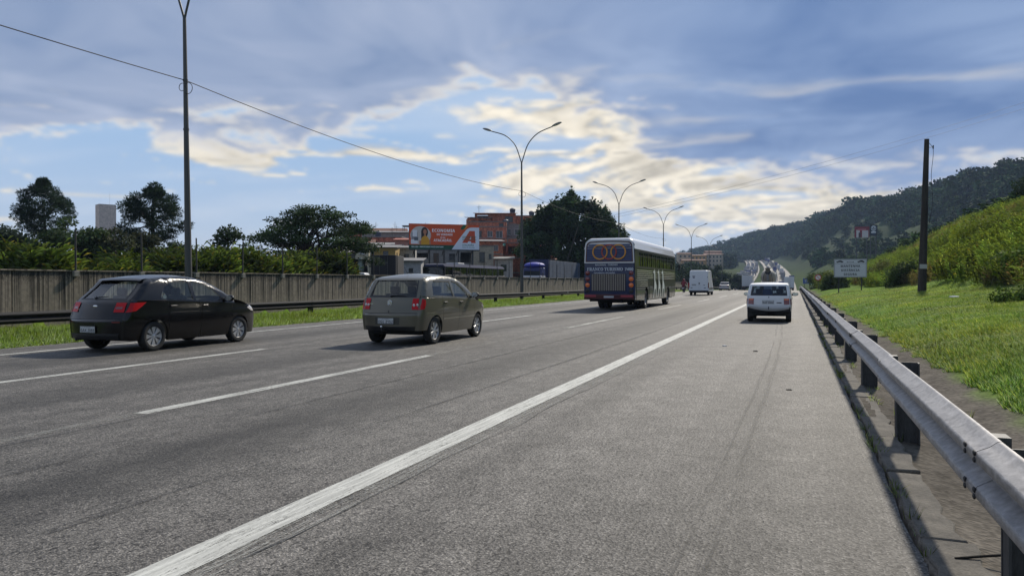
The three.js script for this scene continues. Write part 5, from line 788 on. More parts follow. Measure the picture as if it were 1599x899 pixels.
{ // olive hatchback
  const len = 3.8, o = thing('hatchback', 'olive grey hatchback with tow ball and a round badge on its tailgate', 'car', [0, 0, 0]), olive = carPaint([0.125, 0.115, 0.085], 0.4, 0.36);
  const h = hatchback(o, {
    len, width: 1.66, lip: 0.33, bumperTop: 0.70, rw: 0.305, arch: 0.35, wheels: [0.63, 3.08], wheelStyle: 'alloy', round: 0.085, bow: 0.09, crown: 0.05, tumble: 0.24, tumble2: 0.22, handleY: 0.93, strip: 0.545, stripM: std([0.32, 0.31, 0.26], 0.3, { metalness: 0.6 }), handle: plastic, mirrorM: plastic,
    top: [[0, 0.66], [0.03, 0.76], [0.06, 0.90], [0.10, 1.02], [0.20, 1.20], [0.32, 1.38], [0.39, 1.46], [0.52, 1.502], [0.9, 1.532], [1.4, 1.545], [1.85, 1.515], [2.2, 1.43], [2.6, 1.235], [2.9, 1.07], [3.05, 1.025], [3.35, 0.96], [3.62, 0.86], [3.74, 0.74], [3.8, 0.55]],
    belt: [[0, 1.04], [0.6, 1.04], [1.3, 1.02], [2.2, 0.985], [2.9, 0.955], [3.8, 0.82]], plan: standardPlan(len), low: [[0.15, 0.90], [0.3, 0.945], [0.5, 0.985], [0.66, 1.0], [0.85, 0.985], [1.02, 0.965]],
    sill: (x) => (x < 0.35 ? 0.33 : 0.23), house: [0.12, 2.95], rearGlass: [1.06, 1.435, 0.88], screen: [1.92, 2.92], cuts: [0.98, 1.86, 2.8], seat: [0.85, 1.65], mirror: [2.62, 1.045],
    windows: [[[0.56, 1.10], [1.56, 1.06], [1.53, 1.425], [0.72, 1.43], [0.60, 1.33]], [[1.65, 1.055], [2.46, 1.015], [2.40, 1.13], [2.16, 1.31], [1.95, 1.41], [1.66, 1.43]]], paint: olive,
  });
  for (const sd of [-1, 1]) {
    const t = part('tail_light', [h.strip(h.kRear(0.79), h.kRear(1.03), sd > 0 ? 0.80 : -1, sd > 0 ? 1 : -0.80, 0.012, 6), h.sidePoly(sd, [[0.03, 0.79], [0.12, 0.80], [0.19, 0.9], [0.2, 1.0], [0.12, 1.03]], 0.008)], redLens, o);
    part('reversing_lamp', new THREE.SphereGeometry(1, 12, 8).scale(0.034, 0.034, 0.014).translate(...h.onRear(sd * 0.86, 0.885, 0.012)), clearLens, t);
    part('indicator', new THREE.SphereGeometry(1, 12, 8).scale(0.03, 0.034, 0.014).translate(...h.onRear(sd * 0.975, 0.89, 0.012)), clearLens, t);
    part('headlight', h.sidePoly(sd, [[3.35, 0.80], [3.55, 0.72], [3.7, 0.70], [3.66, 0.79], [3.5, 0.87]], 0.006), clearLens, o);
    part('rain_guard', [h.sidePoly(sd, [[0.70, 1.44], [1.55, 1.435], [1.55, 1.40], [0.72, 1.405]], 0.012), h.sidePoly(sd, [[1.66, 1.44], [1.95, 1.42], [2.16, 1.32], [2.40, 1.145], [2.40, 1.11], [2.15, 1.275], [1.94, 1.375], [1.66, 1.40]], 0.012)], plastic, o);
  }
  { const e = part('emblem', [new THREE.TorusGeometry(0.052, 0.008, 8, 24), new THREE.CircleGeometry(0.05, 20).translate(0, 0, -0.003), rod(V(-0.03, 0.03, 0.004), V(0, -0.035, 0.004), 0.006), rod(V(0.03, 0.03, 0.004), V(0, -0.035, 0.004), 0.006)], chrome, o); e.position.set(...h.onRear(0, 0.935, 0.01)); }
  part('badge', box(0.11, 0.016, 0.008).translate(...h.onRear(-0.72, 0.915, 0.003)), chrome, o);
  part('rear_wiper', [rod(V(...h.onRear(0.0, 1.09, 0.02)), V(...h.onRear(0.55, 1.085, 0.02)), 0.014, 0.008), new THREE.SphereGeometry(0.032, 10, 8).translate(...h.onRear(0, 1.085, 0.01))], plastic, o);
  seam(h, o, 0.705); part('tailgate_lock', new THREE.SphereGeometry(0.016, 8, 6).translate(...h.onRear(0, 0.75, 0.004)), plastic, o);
  part('plate_recess', h.strip(h.kRear(0.46), h.kRear(0.62), -0.46, 0.46, -0.0), std([0.05, 0.048, 0.036], 0.5), o).position.z += 0.003;
  part('lower_bumper', h.strip(0.1, h.kRear(0.425), -0.97, 0.97, 0.006), plastic, o);
  const tow = part('tow_bar', [rod(V(-0.09, 0.33, 0.0), V(-0.09, 0.33, 0.24), 0.018), rod(V(-0.09, 0.33, 0.24), V(-0.09, 0.40, 0.25), 0.016)], darkSteel, o); part('tow_ball', new THREE.SphereGeometry(0.028, 12, 8).translate(-0.09, 0.42, 0.25), chrome, tow);
  plate('EGL 2152', o, ...h.onRear(-0.03, 0.545, 0.016), 0.4, -0.02); part('roof_aerial', rod(V(0, 1.585, -0.8), V(0, 1.74, -0.62), 0.006, 0.003), plastic, o);
  o.position.set(-8.4, 0, -14.7);
}
{ // old white hatchback on the shoulder
  const len = 3.64, o = thing('hatchback', 'old boxy white hatchback with sagging rear bumper on the shoulder', 'car', [0, 0, 0]), white = carPaint([0.62, 0.62, 0.61], 0, 0.42);
  const h = hatchback(o, {
    len, width: 1.52, lip: 0.46, bumperTop: 0.6, bulge: 0.0, rw: 0.272, arch: 0.315, wheels: [0.66, 3.0], wheelStyle: 'steel', round: 0.05, bow: 0.045, crown: 0.03, tumble: 0.22, tumble2: 0.12, handleY: 0.86, handle: plastic, mirrorM: plastic,
    top: [[0, 0.62], [0.02, 0.76], [0.05, 0.92], [0.10, 1.02], [0.22, 1.22], [0.31, 1.36], [0.37, 1.405], [0.55, 1.43], [1.0, 1.445], [1.6, 1.44], [1.9, 1.405], [2.2, 1.25], [2.55, 1.02], [2.65, 0.965], [3.0, 0.91], [3.45, 0.83], [3.58, 0.74], [3.64, 0.56]],
    belt: [[0, 0.95], [1.2, 0.945], [2.6, 0.92], [3.64, 0.78]], plan: [[0, 0.955], [0.2, 0.98], [0.6, 0.995], [1.8, 1], [2.8, 0.985], [3.4, 0.95], [3.64, 0.88]], low: [[0.15, 0.93], [0.35, 0.965], [0.55, 0.99], [0.7, 1], [0.95, 0.98]],
    sill: (x) => (x < 0.4 ? 0.42 : 0.24), house: [0.08, 2.6], rearGlass: [0.985, 1.335, 0.90], screen: [1.93, 2.58], cuts: [1.35, 2.5], seat: [0.85, 1.65], mirror: [2.3, 0.98],
    windows: [[[0.5, 1.0], [1.36, 0.995], [1.36, 1.355], [0.62, 1.35]], [[1.44, 0.995], [2.30, 0.97], [2.12, 1.17], [1.88, 1.345], [1.44, 1.355]]], paint: white, glass: phys([0.34, 0.42, 0.50], 0.02, { transmission: 1, thickness: 0 }),
  });
  for (const sd of [-1, 1]) { const t = part('tail_light', [h.strip(h.kRear(0.66), h.kRear(0.875), sd > 0 ? 0.73 : -1, sd > 0 ? 1 : -0.73, 0.012, 6), h.sidePoly(sd, [[0.01, 0.66], [0.09, 0.66], [0.11, 0.87], [0.04, 0.875]], 0.008)], darkRed, o); part('indicator', h.strip(h.kRear(0.82), h.kRear(0.865), sd > 0 ? 0.75 : -0.98, sd > 0 ? 0.98 : -0.75, 0.016, 4), amberLens, t); }
  // torn bumper skin: sags in the middle, one side hanging
  part('rear_bumper', grid(24, 8, (u, v) => { const f = u * 2 - 1; return [f * 0.66 + 0.01, 0.655 - v * (0.20 - 0.06 * f * f) - 0.035 * (1 - f * f) - 0.02 * f, 0.075 - 0.03 * f * f + 0.035 * Math.sin(v * Math.PI)]; }), std([0.42, 0.42, 0.41], 0.6, { side: THREE.DoubleSide }), o);
  part('bumper_core', [rbox(1.42, 0.2, 0.12, 0.04, 0, 0.47, -0.02), box(0.5, 0.12, 0.3, -0.3, 0.36, -0.15), box(0.24, 0.16, 0.2, 0.35, 0.37, -0.12)], interiorM, o);
  part('mud_flap', [box(0.2, 0.26, 0.012, 0.62, 0.30, -0.30).rotateZ(0.1), box(0.2, 0.2, 0.012, -0.6, 0.31, -0.30)], plastic, o);
  part('bumper_tear', [box(0.03, 0.10, 0.01, 0.0, 0.53, 0.135).rotateZ(0.0)], dark, o);
  part('badge', box(0.16, 0.032, 0.01).translate(...h.onRear(0.5, 0.725, 0.003)), plastic, o); part('tailgate_lock', new THREE.SphereGeometry(0.02, 8, 6).translate(...h.onRear(0, 0.925, 0.003)), plastic, o);
  part('rear_shelf_load', rbox(0.34, 0.28, 0.2, 0.05, -0.05, 1.06, -0.6), std([0.03, 0.11, 0.28], 0.8), o);
  plate('DAP 6004', o, ...h.onRear(-0.03, 0.745, 0.012), 0.38, -0.05);
  o.position.set(-0.87, 0, -27.6); o.scale.y = 0.94;
}

// ---------- bus, van, motorcycle, trucks ----------
function loft(secs, cap = true) { // secs: arrays of equal length of [x, y, z]; rings joined, ends closed
  const n = secs[0].length, P = [], idx = []; secs.forEach((s) => s.forEach((p) => P.push(...p)));
  for (let k = 0; k < secs.length - 1; k++) for (let i = 0; i < n; i++) { const a = k * n + i, b = k * n + (i + 1) % n; idx.push(a, b, b + n, a, b + n, a + n); }
  const g = new THREE.BufferGeometry(); g.setAttribute('position', new THREE.Float32BufferAttribute(P, 3)); g.setIndex(idx); g.computeVertexNormals(); const out = [g.toNonIndexed()];
  if (cap) for (const k of [0, secs.length - 1]) { const s = secs[k], c = s.reduce((a, p) => [a[0] + p[0] / n, a[1] + p[1] / n, a[2] + p[2] / n], [0, 0, 0]), Q = []; for (let i = 0; i < n; i++) { const p = s[i], q = s[(i + 1) % n]; k ? Q.push(...c, ...p, ...q) : Q.push(...c, ...q, ...p); } const h = new THREE.BufferGeometry(); h.setAttribute('position', new THREE.Float32BufferAttribute(Q, 3)); h.computeVertexNormals(); out.push(h); }
  return out;
}
function ring(hb, ht, y0, y1, z, rb = 0.08, rt = 0.2, m = 6) { // rounded box section across the vehicle
  const p = [], arc = (cx, cy, r, a0, a1) => { for (let i = 0; i <= m; i++) { const a = lerp(a0, a1, i / m); p.push([cx + Math.cos(a) * r, cy + Math.sin(a) * r, z]); } }, h = Math.PI / 2;
  arc(hb - rb, y0 + rb, rb, -h, 0); arc(ht - rt, y1 - rt, rt, 0, h); arc(-ht + rt, y1 - rt, rt, h, 2 * h); arc(-hb + rb, y0 + rb, rb, 2 * h, 3 * h); return p;
}
{ // touring coach
  const L = 13.3, Hh = 3.58, hw = 1.28, o = thing('coach', 'blue and green touring coach reading FRANCO TURISMO 7400 on its rear', 'bus', [-8.65, 0, -36.7]);
  const navy = carPaint([0.009, 0.017, 0.062], 0, 0.45), green = carPaint([0.018, 0.024, 0.016], 0.1, 0.42), white = carPaint([0.62, 0.62, 0.62], 0, 0.4), maroon = carPaint([0.06, 0.009, 0.014], 0, 0.45);
  part('roof', loft([[0.02, 3.40, 0.03], [0, Hh - 0.06, 0.0], [-0.25, Hh, 0], [-L + 0.5, Hh, 0], [-L + 0.02, 3.42, 0]].map(([z, y]) => ring(hw, hw - 0.06, 3.02, y, z - 0.02, 0.02, Math.min(0.3, (y - 3.02) * 0.7)))), white, o);
  // side walls with window openings
  const win = []; for (let i = 0; i < 9; i++) win.push([1.0 + i * 1.3, 1.16]);
  const arches = [3.1, 10.3];
  for (const sd of [-1, 1]) {
    const s = new THREE.Shape(); s.moveTo(0.05, 0.52); for (const a of arches) { s.lineTo(a - 0.62, 0.45); for (let k = 0; k <= 12; k++) { const t = Math.PI * (1 - k / 12); s.lineTo(a + Math.cos(t) * 0.6, 0.5 + Math.sin(t) * 0.62); } s.lineTo(a + 0.62, 0.45); } s.lineTo(L - 0.1, 0.5); s.lineTo(L - 0.02, 1.6); s.lineTo(L - 0.25, 3.02); s.lineTo(0.05, 3.02); s.closePath();
    for (const [x, w] of win) { const p = new THREE.Path(); p.moveTo(x, 2.2); p.lineTo(x, 2.88); p.lineTo(x + w, 2.88); p.lineTo(x + w, 2.2); p.closePath(); s.holes.push(p); }
    const g = new THREE.ExtrudeGeometry(s, { depth: 0.05, bevelEnabled: false }).rotateY(Math.PI / 2).translate(sd > 0 ? hw - 0.05 : -hw, 0, 0); part('side_panel', g, green, o);
    for (const [x, w] of win) { const q = part('side_window', box(0.012, 0.66, w - 0.02, sd * (hw - 0.03), 2.54, -x - w / 2), glassDark, o); part('window_bar', [box(0.02, 0.66, 0.045, sd * (hw - 0.022), 2.54, -x - w * 0.5), box(0.02, 0.03, w - 0.06, sd * (hw - 0.022), 2.72, -x - w / 2)], plastic, q); }
    part('window_trim', [box(0.014, 0.05, L - 0.6, sd * (hw + 0.007), 2.95, -L / 2), box(0.014, 0.05, L - 0.6, sd * (hw + 0.007), 2.13, -L / 2)], plastic, o);
    for (let k = 0; k < 9; k++) part('side_rib', rbox(0.022, 0.026, k < 5 ? L - 1.0 : 3.0, 0.008, sd * (hw + 0.006), 1.98 - k * 0.098, k < 5 ? -L / 2 : -2.1 + 0.2), std([0.30, 0.32, 0.24], 0.5, { metalness: 0.2 }), o);
    for (let k = 0; k < 4; k++) part('luggage_door', rbox(0.02, 0.62, 1.22, 0.008, sd * (hw + 0.004), 0.84, -(4.5 + k * 1.32)), green, o);
    part('engine_door', rbox(0.02, 0.95, 1.1, 0.01, sd * (hw + 0.004), 1.2 - 0.2, -0.95), green, o);
    part('side_marker', [...Array(5)].map((_, i) => rbox(0.02, 0.05, 0.1, 0.01, sd * (hw + 0.012), 0.6, -(1.6 + i * 2.5))), amberLens, o);
  }
  const gir = print(768, 512, (c, w, h) => {
    c.clearRect(0, 0, w, h); for (let i = 0; i < 3; i++) { c.save(); c.translate(90 + i * 215, 20); c.fillStyle = '#dfe5da'; c.strokeStyle = '#dfe5da'; c.lineCap = 'round';
      c.beginPath(); c.moveTo(10, 46); c.lineTo(58, 22); c.lineTo(84, 30); c.lineTo(98, 60); c.lineTo(110, 190); c.quadraticCurveTo(150, 220, 160, 280); c.lineTo(166, 470); c.lineTo(146, 470); c.lineTo(128, 330); c.lineTo(84, 330); c.lineTo(30, 470); c.lineTo(8, 470); c.lineTo(60, 300); c.lineTo(66, 200); c.lineTo(56, 74); c.lineTo(20, 66); c.closePath(); c.fill(); c.lineWidth = 7; c.beginPath(); c.moveTo(64, 26); c.lineTo(56, 4); c.moveTo(78, 28); c.lineTo(84, 6); c.stroke(); c.lineWidth = 6; c.beginPath(); c.moveTo(160, 250); c.quadraticCurveTo(184, 290, 176, 340); c.stroke(); c.restore(); }
  });
  part('giraffe_emblem', new THREE.PlaneGeometry(4.9, 1.75).rotateY(Math.PI / 2).translate(hw + 0.034, 1.32, -6.75), new THREE.MeshStandardMaterial({ map: gir, transparent: true, alphaTest: 0.4, roughness: 0.5 }), o);
  // rear: framed louvre panel, lettering, grille, lamps
  const rearShape = (y0, y1, hb, ht, r) => { const s = new THREE.Shape(); s.moveTo(-hb, y0); s.lineTo(hb, y0); s.lineTo(ht, y1 - r); s.quadraticCurveTo(ht - 0.02, y1, ht - r, y1 + 0.02); s.quadraticCurveTo(0, y1 + 0.09, -ht + r, y1 + 0.02); s.quadraticCurveTo(-ht + 0.02, y1, -ht, y1 - r); s.closePath(); return s; };
  part('rear_panel', new THREE.ExtrudeGeometry(rearShape(0.56, 3.42, hw - 0.005, hw - 0.06, 0.22), { depth: 0.12, bevelEnabled: true, bevelSize: 0.02, bevelThickness: 0.03, bevelSegments: 2 }).translate(0, 0, -0.16), navy, o);
  const fr = rearShape(2.33, 3.45, 1.26, 1.22, 0.24); fr.holes.push(new THREE.Path(rearShape(2.385, 3.38, 1.205, 1.165, 0.22).getPoints(10).reverse())); part('rear_frame', new THREE.ExtrudeGeometry(fr, { depth: 0.04, bevelEnabled: false }).translate(0, 0, -0.008), white, o);
  const fr2 = rearShape(2.385, 3.38, 1.203, 1.163, 0.22); fr2.holes.push(new THREE.Path(rearShape(2.435, 3.325, 1.15, 1.11, 0.2).getPoints(10).reverse())); part('inner_frame', new THREE.ExtrudeGeometry(fr2, { depth: 0.028, bevelEnabled: false }).translate(0, 0, -0.004), maroon, o);
  for (let k = 0; k < 8; k++) { const y = 2.49 + k * 0.105; part('louvre', new THREE.BoxGeometry(k === 7 ? 2.1 : 2.26, 0.085, 0.018).rotateX(-0.35).translate(0, y, 0.012), carPaint([0.013, 0.028, 0.10], 0, 0.45), o); }
  const ringM = std([0.62, 0.27, 0.03], 0.45), ringR = std([0.35, 0.05, 0.03], 0.45); for (const dx of [-0.46, 0, 0.46]) part('ring_emblem', new THREE.TorusGeometry(0.36, 0.036, 8, 36).scale(1.0, 0.98, 0.5).translate(dx + 0.0, 2.88, 0.04 + (dx ? 0 : 0.006)), dx ? ringM : ringR, o);
  const txt = print(1024, 256, (c, w, h) => { c.clearRect(0, 0, w, h); c.fillStyle = '#c3c8d0'; c.textAlign = 'center'; c.font = 'bold 46px sans-serif'; c.fillText('NACIONAL · TURISMO', w / 2 - 60, 48, 480); c.font = 'bold 92px serif'; c.fillText('FRANCO TURISMO', w * 0.41, 156, 760); c.font = 'bold 84px sans-serif'; c.fillText('7400', w - 100, 156, 180); c.font = 'bold 34px sans-serif'; c.fillText('FRETAMENTO E EXCURSÕES', w * 0.4, 216, 500); });
  part('lettering', new THREE.PlaneGeometry(2.46, 0.6).translate(0, 2.02, -0.006), new THREE.MeshStandardMaterial({ map: txt, transparent: true, alphaTest: 0.35, roughness: 0.5 }), o);
  part('grille', box(1.72, 0.84, 0.02, -0.04, 1.38, -0.006), std([0.06, 0.045, 0.04], 0.7), o); for (let k = 0; k < 19; k++) part('grille_bar', rbox(0.026, 0.82, 0.03, 0.008, -0.85 + k * 0.09, 1.38, 0.012), std([0.42, 0.38, 0.33], 0.4, { metalness: 0.5 }), o);
  for (const sd of [-1, 1]) [[1.84, darkRed], [1.54, sd > 0 ? amberLens : darkRed], [1.24, amberLens], [0.96, plastic]].forEach(([y, m]) => part('tail_light', [new THREE.SphereGeometry(1, 18, 8).scale(0.10, 0.10, 0.045).translate(sd * 1.1, y, 0.0), new THREE.TorusGeometry(0.105, 0.012, 6, 22).translate(sd * 1.1, y, 0.004)], m, o));
  part('bumper', rbox(2.52, 0.26, 0.16, 0.04, 0, 0.66, 0.01), maroon, o); part('bumper_reflector', [box(0.6, 0.1, 0.01, -0.95, 0.7, 0.093), box(0.6, 0.1, 0.01, 0.9, 0.7, 0.093)], std([0.30, 0.02, 0.04], 0.3), o); part('bumper_sticker', [box(0.5, 0.1, 0.01, 0.0, 0.66, 0.094)], std([0.4, 0.4, 0.42], 0.4), o);
  part('underframe', [box(2.3, 0.5, L - 1.2, 0, 0.66, -L / 2), box(1.2, 0.3, 2.2, 0, 0.5, -1.6)], interiorM, o); part('floor', box(2.4, 0.08, L - 0.4, 0, 1.25, -L / 2), interiorM, o);
  for (let k = 0; k < 9; k++) part('seat', [rbox(0.95, 0.95, 0.14, 0.06, -0.65, 1.95, -1.6 - k * 1.15), rbox(0.95, 0.95, 0.14, 0.06, 0.65, 1.95, -1.6 - k * 1.15)], seatM, o);
  part('front', loft([ring(hw - 0.01, hw - 0.06, 0.45, 3.1, -L + 0.25, 0.1, 0.2), ring(hw - 0.1, hw - 0.14, 0.5, 3.05, -L, 0.12, 0.2)]), green, o);
  for (const a of arches) for (const sd of [-1, 1]) wheelGroup(o, 0.5, 0.3, 'truck', sd * (hw - 0.18), 0.5, -a, sd); for (const sd of [-1, 1]) wheelGroup(o, 0.5, 0.28, 'truck', sd * 0.78, 0.5, -3.1, sd);
  part('mirror', [rod(V(1.2, 2.9, -L + 0.1), V(1.5, 2.6, -L - 0.1), 0.025), rbox(0.12, 0.42, 0.2, 0.05, 1.52, 2.35, -L - 0.1)], plastic, o); part('roof_hatch', rbox(0.8, 0.08, 0.8, 0.03, 0, Hh + 0.02, -2.2), white, o);
}
{ // white panel van
  const o = thing('panel_van', 'tall white panel van with twin rear doors in the middle lane', 'van', [-9.35, 0, -79.6]), white = carPaint([0.66, 0.68, 0.70], 0, 0.4), hw = 1.02;
  part('body', loft([ring(hw - 0.02, hw - 0.12, 0.4, 2.56, 0, 0.06, 0.16), ring(hw, hw - 0.1, 0.4, 2.6, -0.06, 0.06, 0.18), ring(hw, hw - 0.1, 0.36, 2.62, -3.4, 0.06, 0.2), ring(hw, hw - 0.14, 0.36, 2.45, -3.9, 0.06, 0.2), ring(hw, hw - 0.1, 0.36, 1.35, -4.7, 0.06, 0.15), ring(hw - 0.1, hw - 0.16, 0.36, 1.1, -5.3, 0.06, 0.1)]), white, o);
  for (const sd of [-1, 1]) { const d = part('rear_door', new THREE.ExtrudeGeometry(new THREE.Shape([[0.016, 0.5], [hw - 0.08, 0.5], [hw - 0.15, 2.44], [0.016, 2.44]].map(([x, y]) => new THREE.Vector2(sd * x, y))), { depth: 0.02, bevelEnabled: true, bevelSize: 0.012, bevelThickness: 0.012, bevelSegments: 2 }), white, o); part('hinge', [box(0.05, 0.1, 0.03, sd * (hw - 0.12), 1.9, 0.04), box(0.05, 0.1, 0.03, sd * (hw - 0.08), 0.9, 0.04)], plastic, d);
    part('tail_light', rbox(0.09, 0.55, 0.05, 0.02, sd * (hw - 0.035), 1.05, 0.012), sd > 0 ? darkRed : redLens, o); part('mirror', rbox(0.16, 0.3, 0.1, 0.04, sd * (hw + 0.14), 1.65, -4.25), plastic, o); part('side_rub_strip', box(0.02, 0.14, 3.6, sd * (hw + 0.006), 0.72, -2.2), plastic, o); for (const w of [0.95, 4.15]) wheelGroup(o, 0.34, 0.22, 'steel', sd * (hw - 0.14), 0.34, -w, sd); part('roof_gutter', box(0.03, 0.03, 3.4, sd * (hw - 0.12), 2.52, -1.75), plastic, o); }
  part('bumper', rbox(1.95, 0.2, 0.14, 0.04, 0, 0.42, 0.04), plastic, o); part('door_handle', rbox(0.09, 0.16, 0.04, 0.015, 0.05, 1.25, 0.045), plastic, o); part('sticker', [box(0.30, 0.06, 0.006, -0.5, 2.0, 0.036), box(0.22, 0.13, 0.006, -0.5, 1.86, 0.036), box(0.16, 0.06, 0.006, 0.55, 1.06, 0.036), box(0.2, 0.07, 0.006, -0.72, 0.8, 0.036), box(0.2, 0.07, 0.006, 0.62, 0.78, 0.036)], std([0.08, 0.09, 0.12], 0.6), o);
  plate('CZB 4170', o, -0.48, 1.1, 0.042, 0.44); part('underbody', box(1.7, 0.3, 4.4, 0, 0.42, -2.5), interiorM, o);
}
// one continuous figure from tapered bones joined by a smooth minimum
function figure(bones, min, size, res, k = 0.05) {
  const mc = new MarchingCubes(res, std([0.5, 0.5, 0.5]), false, false, 60000); mc.isolation = 0; const f = mc.field;
  for (let z = 0; z < res; z++) for (let y = 0; y < res; y++) for (let x = 0; x < res; x++) {
    const px = min[0] + (x / (res / 2) * 0.5) * size, py = min[1] + (y / (res / 2) * 0.5) * size, pz = min[2] + (z / (res / 2) * 0.5) * size; let d = 9;
    for (const [a, b, ra, rb] of bones) { const ax = px - a[0], ay = py - a[1], az = pz - a[2], bx = b[0] - a[0], by = b[1] - a[1], bz = b[2] - a[2], t = clamp((ax * bx + ay * by + az * bz) / (bx * bx + by * by + bz * bz + 1e-9)), e = Math.hypot(ax - bx * t, ay - by * t, az - bz * t) - lerp(ra, rb, t), h = Math.max(k - Math.abs(d - e), 0) / k; d = Math.min(d, e) - h * h * k * 0.25; }
    f[x + y * res + z * res * res] = -d;
  }
  mc.update(); const n = mc.count, g = new THREE.BufferGeometry(), P = new Float32Array(n * 3); for (let i = 0; i < n * 3; i += 3) { P[i] = min[0] + (mc.positionArray[i] + 1) / 2 * size; P[i + 1] = min[1] + (mc.positionArray[i + 1] + 1) / 2 * size; P[i + 2] = min[2] + (mc.positionArray[i + 2] + 1) / 2 * size; }
  g.setAttribute('position', new THREE.BufferAttribute(P, 3)); g.setAttribute('uv', new THREE.BufferAttribute(new Float32Array(n * 2), 2)); let m = mergeVertices(g, 1e-4); m.computeVertexNormals(); return m;
}
{ // motorcycle and rider
  const X = -13.75, S = 100, m = thing('motorcycle', 'small dark red motorcycle riding left of the white van', 'motorcycle', [X, 0, -S]);
  for (const z of [-0.3, -1.6]) { const w = new THREE.Group(); w.name = 'wheel'; w.position.set(0, 0.3, z); m.add(w); part('tyre', new THREE.TorusGeometry(0.25, 0.055, 10, 28).rotateY(Math.PI / 2), tyreM, w); part('rim', [new THREE.TorusGeometry(0.2, 0.014, 6, 24).rotateY(Math.PI / 2), ...[...Array(6)].map((_, i) => rod(V(0, 0, 0), V(0, Math.cos(i * 1.047) * 0.2, Math.sin(i * 1.047) * 0.2), 0.008))], silver, w); }
  part('frame', [rod(V(0, 0.3, -0.3), V(0, 0.55, -0.8), 0.04), rod(V(0.1, 0.3, -0.3), V(0.1, 0.62, -0.4), 0.02), rod(V(-0.1, 0.3, -0.3), V(-0.1, 0.62, -0.4), 0.02), rod(V(0.07, 0.3, -1.6), V(0.07, 0.95, -1.3), 0.03), rod(V(-0.07, 0.3, -1.6), V(-0.07, 0.95, -1.3), 0.03), rbox(0.26, 0.32, 0.45, 0.06, 0, 0.45, -0.95)], darkSteel, m);
  part('tank', new THREE.SphereGeometry(1, 16, 10).scale(0.16, 0.15, 0.3).translate(0, 0.82, -1.05), carPaint([0.22, 0.01, 0.012]), m); part('seat', rbox(0.26, 0.1, 0.7, 0.05, 0, 0.78, -0.5), plastic, m); part('rear_fender', rbox(0.16, 0.08, 0.45, 0.03, 0, 0.68, -0.12), plastic, m);
  part('tail_light', rbox(0.12, 0.07, 0.04, 0.015, 0, 0.72, 0.11), redLens, m); part('number_plate', box(0.2, 0.15, 0.01, 0, 0.58, 0.1), std([0.5, 0.5, 0.5], 0.5), m); part('handlebar', rod(V(-0.38, 1.02, -1.18), V(0.38, 1.02, -1.18), 0.018), darkSteel, m); part('mirror', [new THREE.SphereGeometry(0.055, 8, 6).translate(-0.36, 1.2, -1.2), new THREE.SphereGeometry(0.055, 8, 6).translate(0.36, 1.2, -1.2)], plastic, m); part('exhaust', cyl(0.045, 0.05, 0.6, 10).rotateX(Math.PI / 2).translate(0.16, 0.36, -0.35), darkSteel, m);
  const p = thing('person', 'person in a red jacket and helmet riding the motorcycle', 'person', [X, 0, -S]), bones = [[[0, 0.92, -0.5], [0, 1.15, -0.56], 0.17, 0.15], [[0, 1.15, -0.56], [0, 1.38, -0.68], 0.16, 0.17], [[0, 1.4, -0.7], [0, 1.56, -0.74], 0.07, 0.065], [[0, 1.62, -0.76], [0, 1.68, -0.76], 0.10, 0.10]];
  const sleeves = []; for (const d of [-1, 1]) { bones.push([[d * 0.18, 1.38, -0.68], [d * 0.34, 1.16, -0.86], 0.07, 0.055], [[d * 0.34, 1.16, -0.86], [d * 0.33, 1.05, -1.12], 0.055, 0.042], [[d * 0.33, 1.05, -1.12], [d * 0.33, 1.03, -1.22], 0.045, 0.04], [[d * 0.1, 0.9, -0.55], [d * 0.22, 0.78, -0.95], 0.10, 0.075], [[d * 0.22, 0.78, -0.95], [d * 0.2, 0.40, -0.72], 0.07, 0.05], [[d * 0.2, 0.38, -0.72], [d * 0.2, 0.34, -0.92], 0.05, 0.04]); }
  part('body', figure(bones, [-0.9, 0.15, -1.55], 1.8, 72, 0.06), std([0.025, 0.025, 0.03], 0.85), p);
  part('jacket', figure([[[0, 0.95, -0.5], [0, 1.15, -0.56], 0.20, 0.18], [[0, 1.15, -0.56], [0, 1.38, -0.68], 0.185, 0.185], ...[-1, 1].flatMap((d) => [[[d * 0.18, 1.39, -0.68], [d * 0.34, 1.16, -0.86], 0.09, 0.072], [[d * 0.34, 1.16, -0.86], [d * 0.33, 1.06, -1.08], 0.07, 0.058]])], [-0.9, 0.15, -1.55], 1.8, 72, 0.06), std([0.16, 0.012, 0.02], 0.8), p);
  const he = part('helmet', new THREE.SphereGeometry(1, 20, 14).scale(0.135, 0.145, 0.155).translate(0, 1.68, -0.77), carPaint([0.20, 0.012, 0.015]), p); part('visor', new THREE.SphereGeometry(1, 16, 8, 0, Math.PI, 1.2, 0.7).scale(0.139, 0.149, 0.159).rotateY(Math.PI).translate(0, 1.68, -0.77), paneM, he);
}
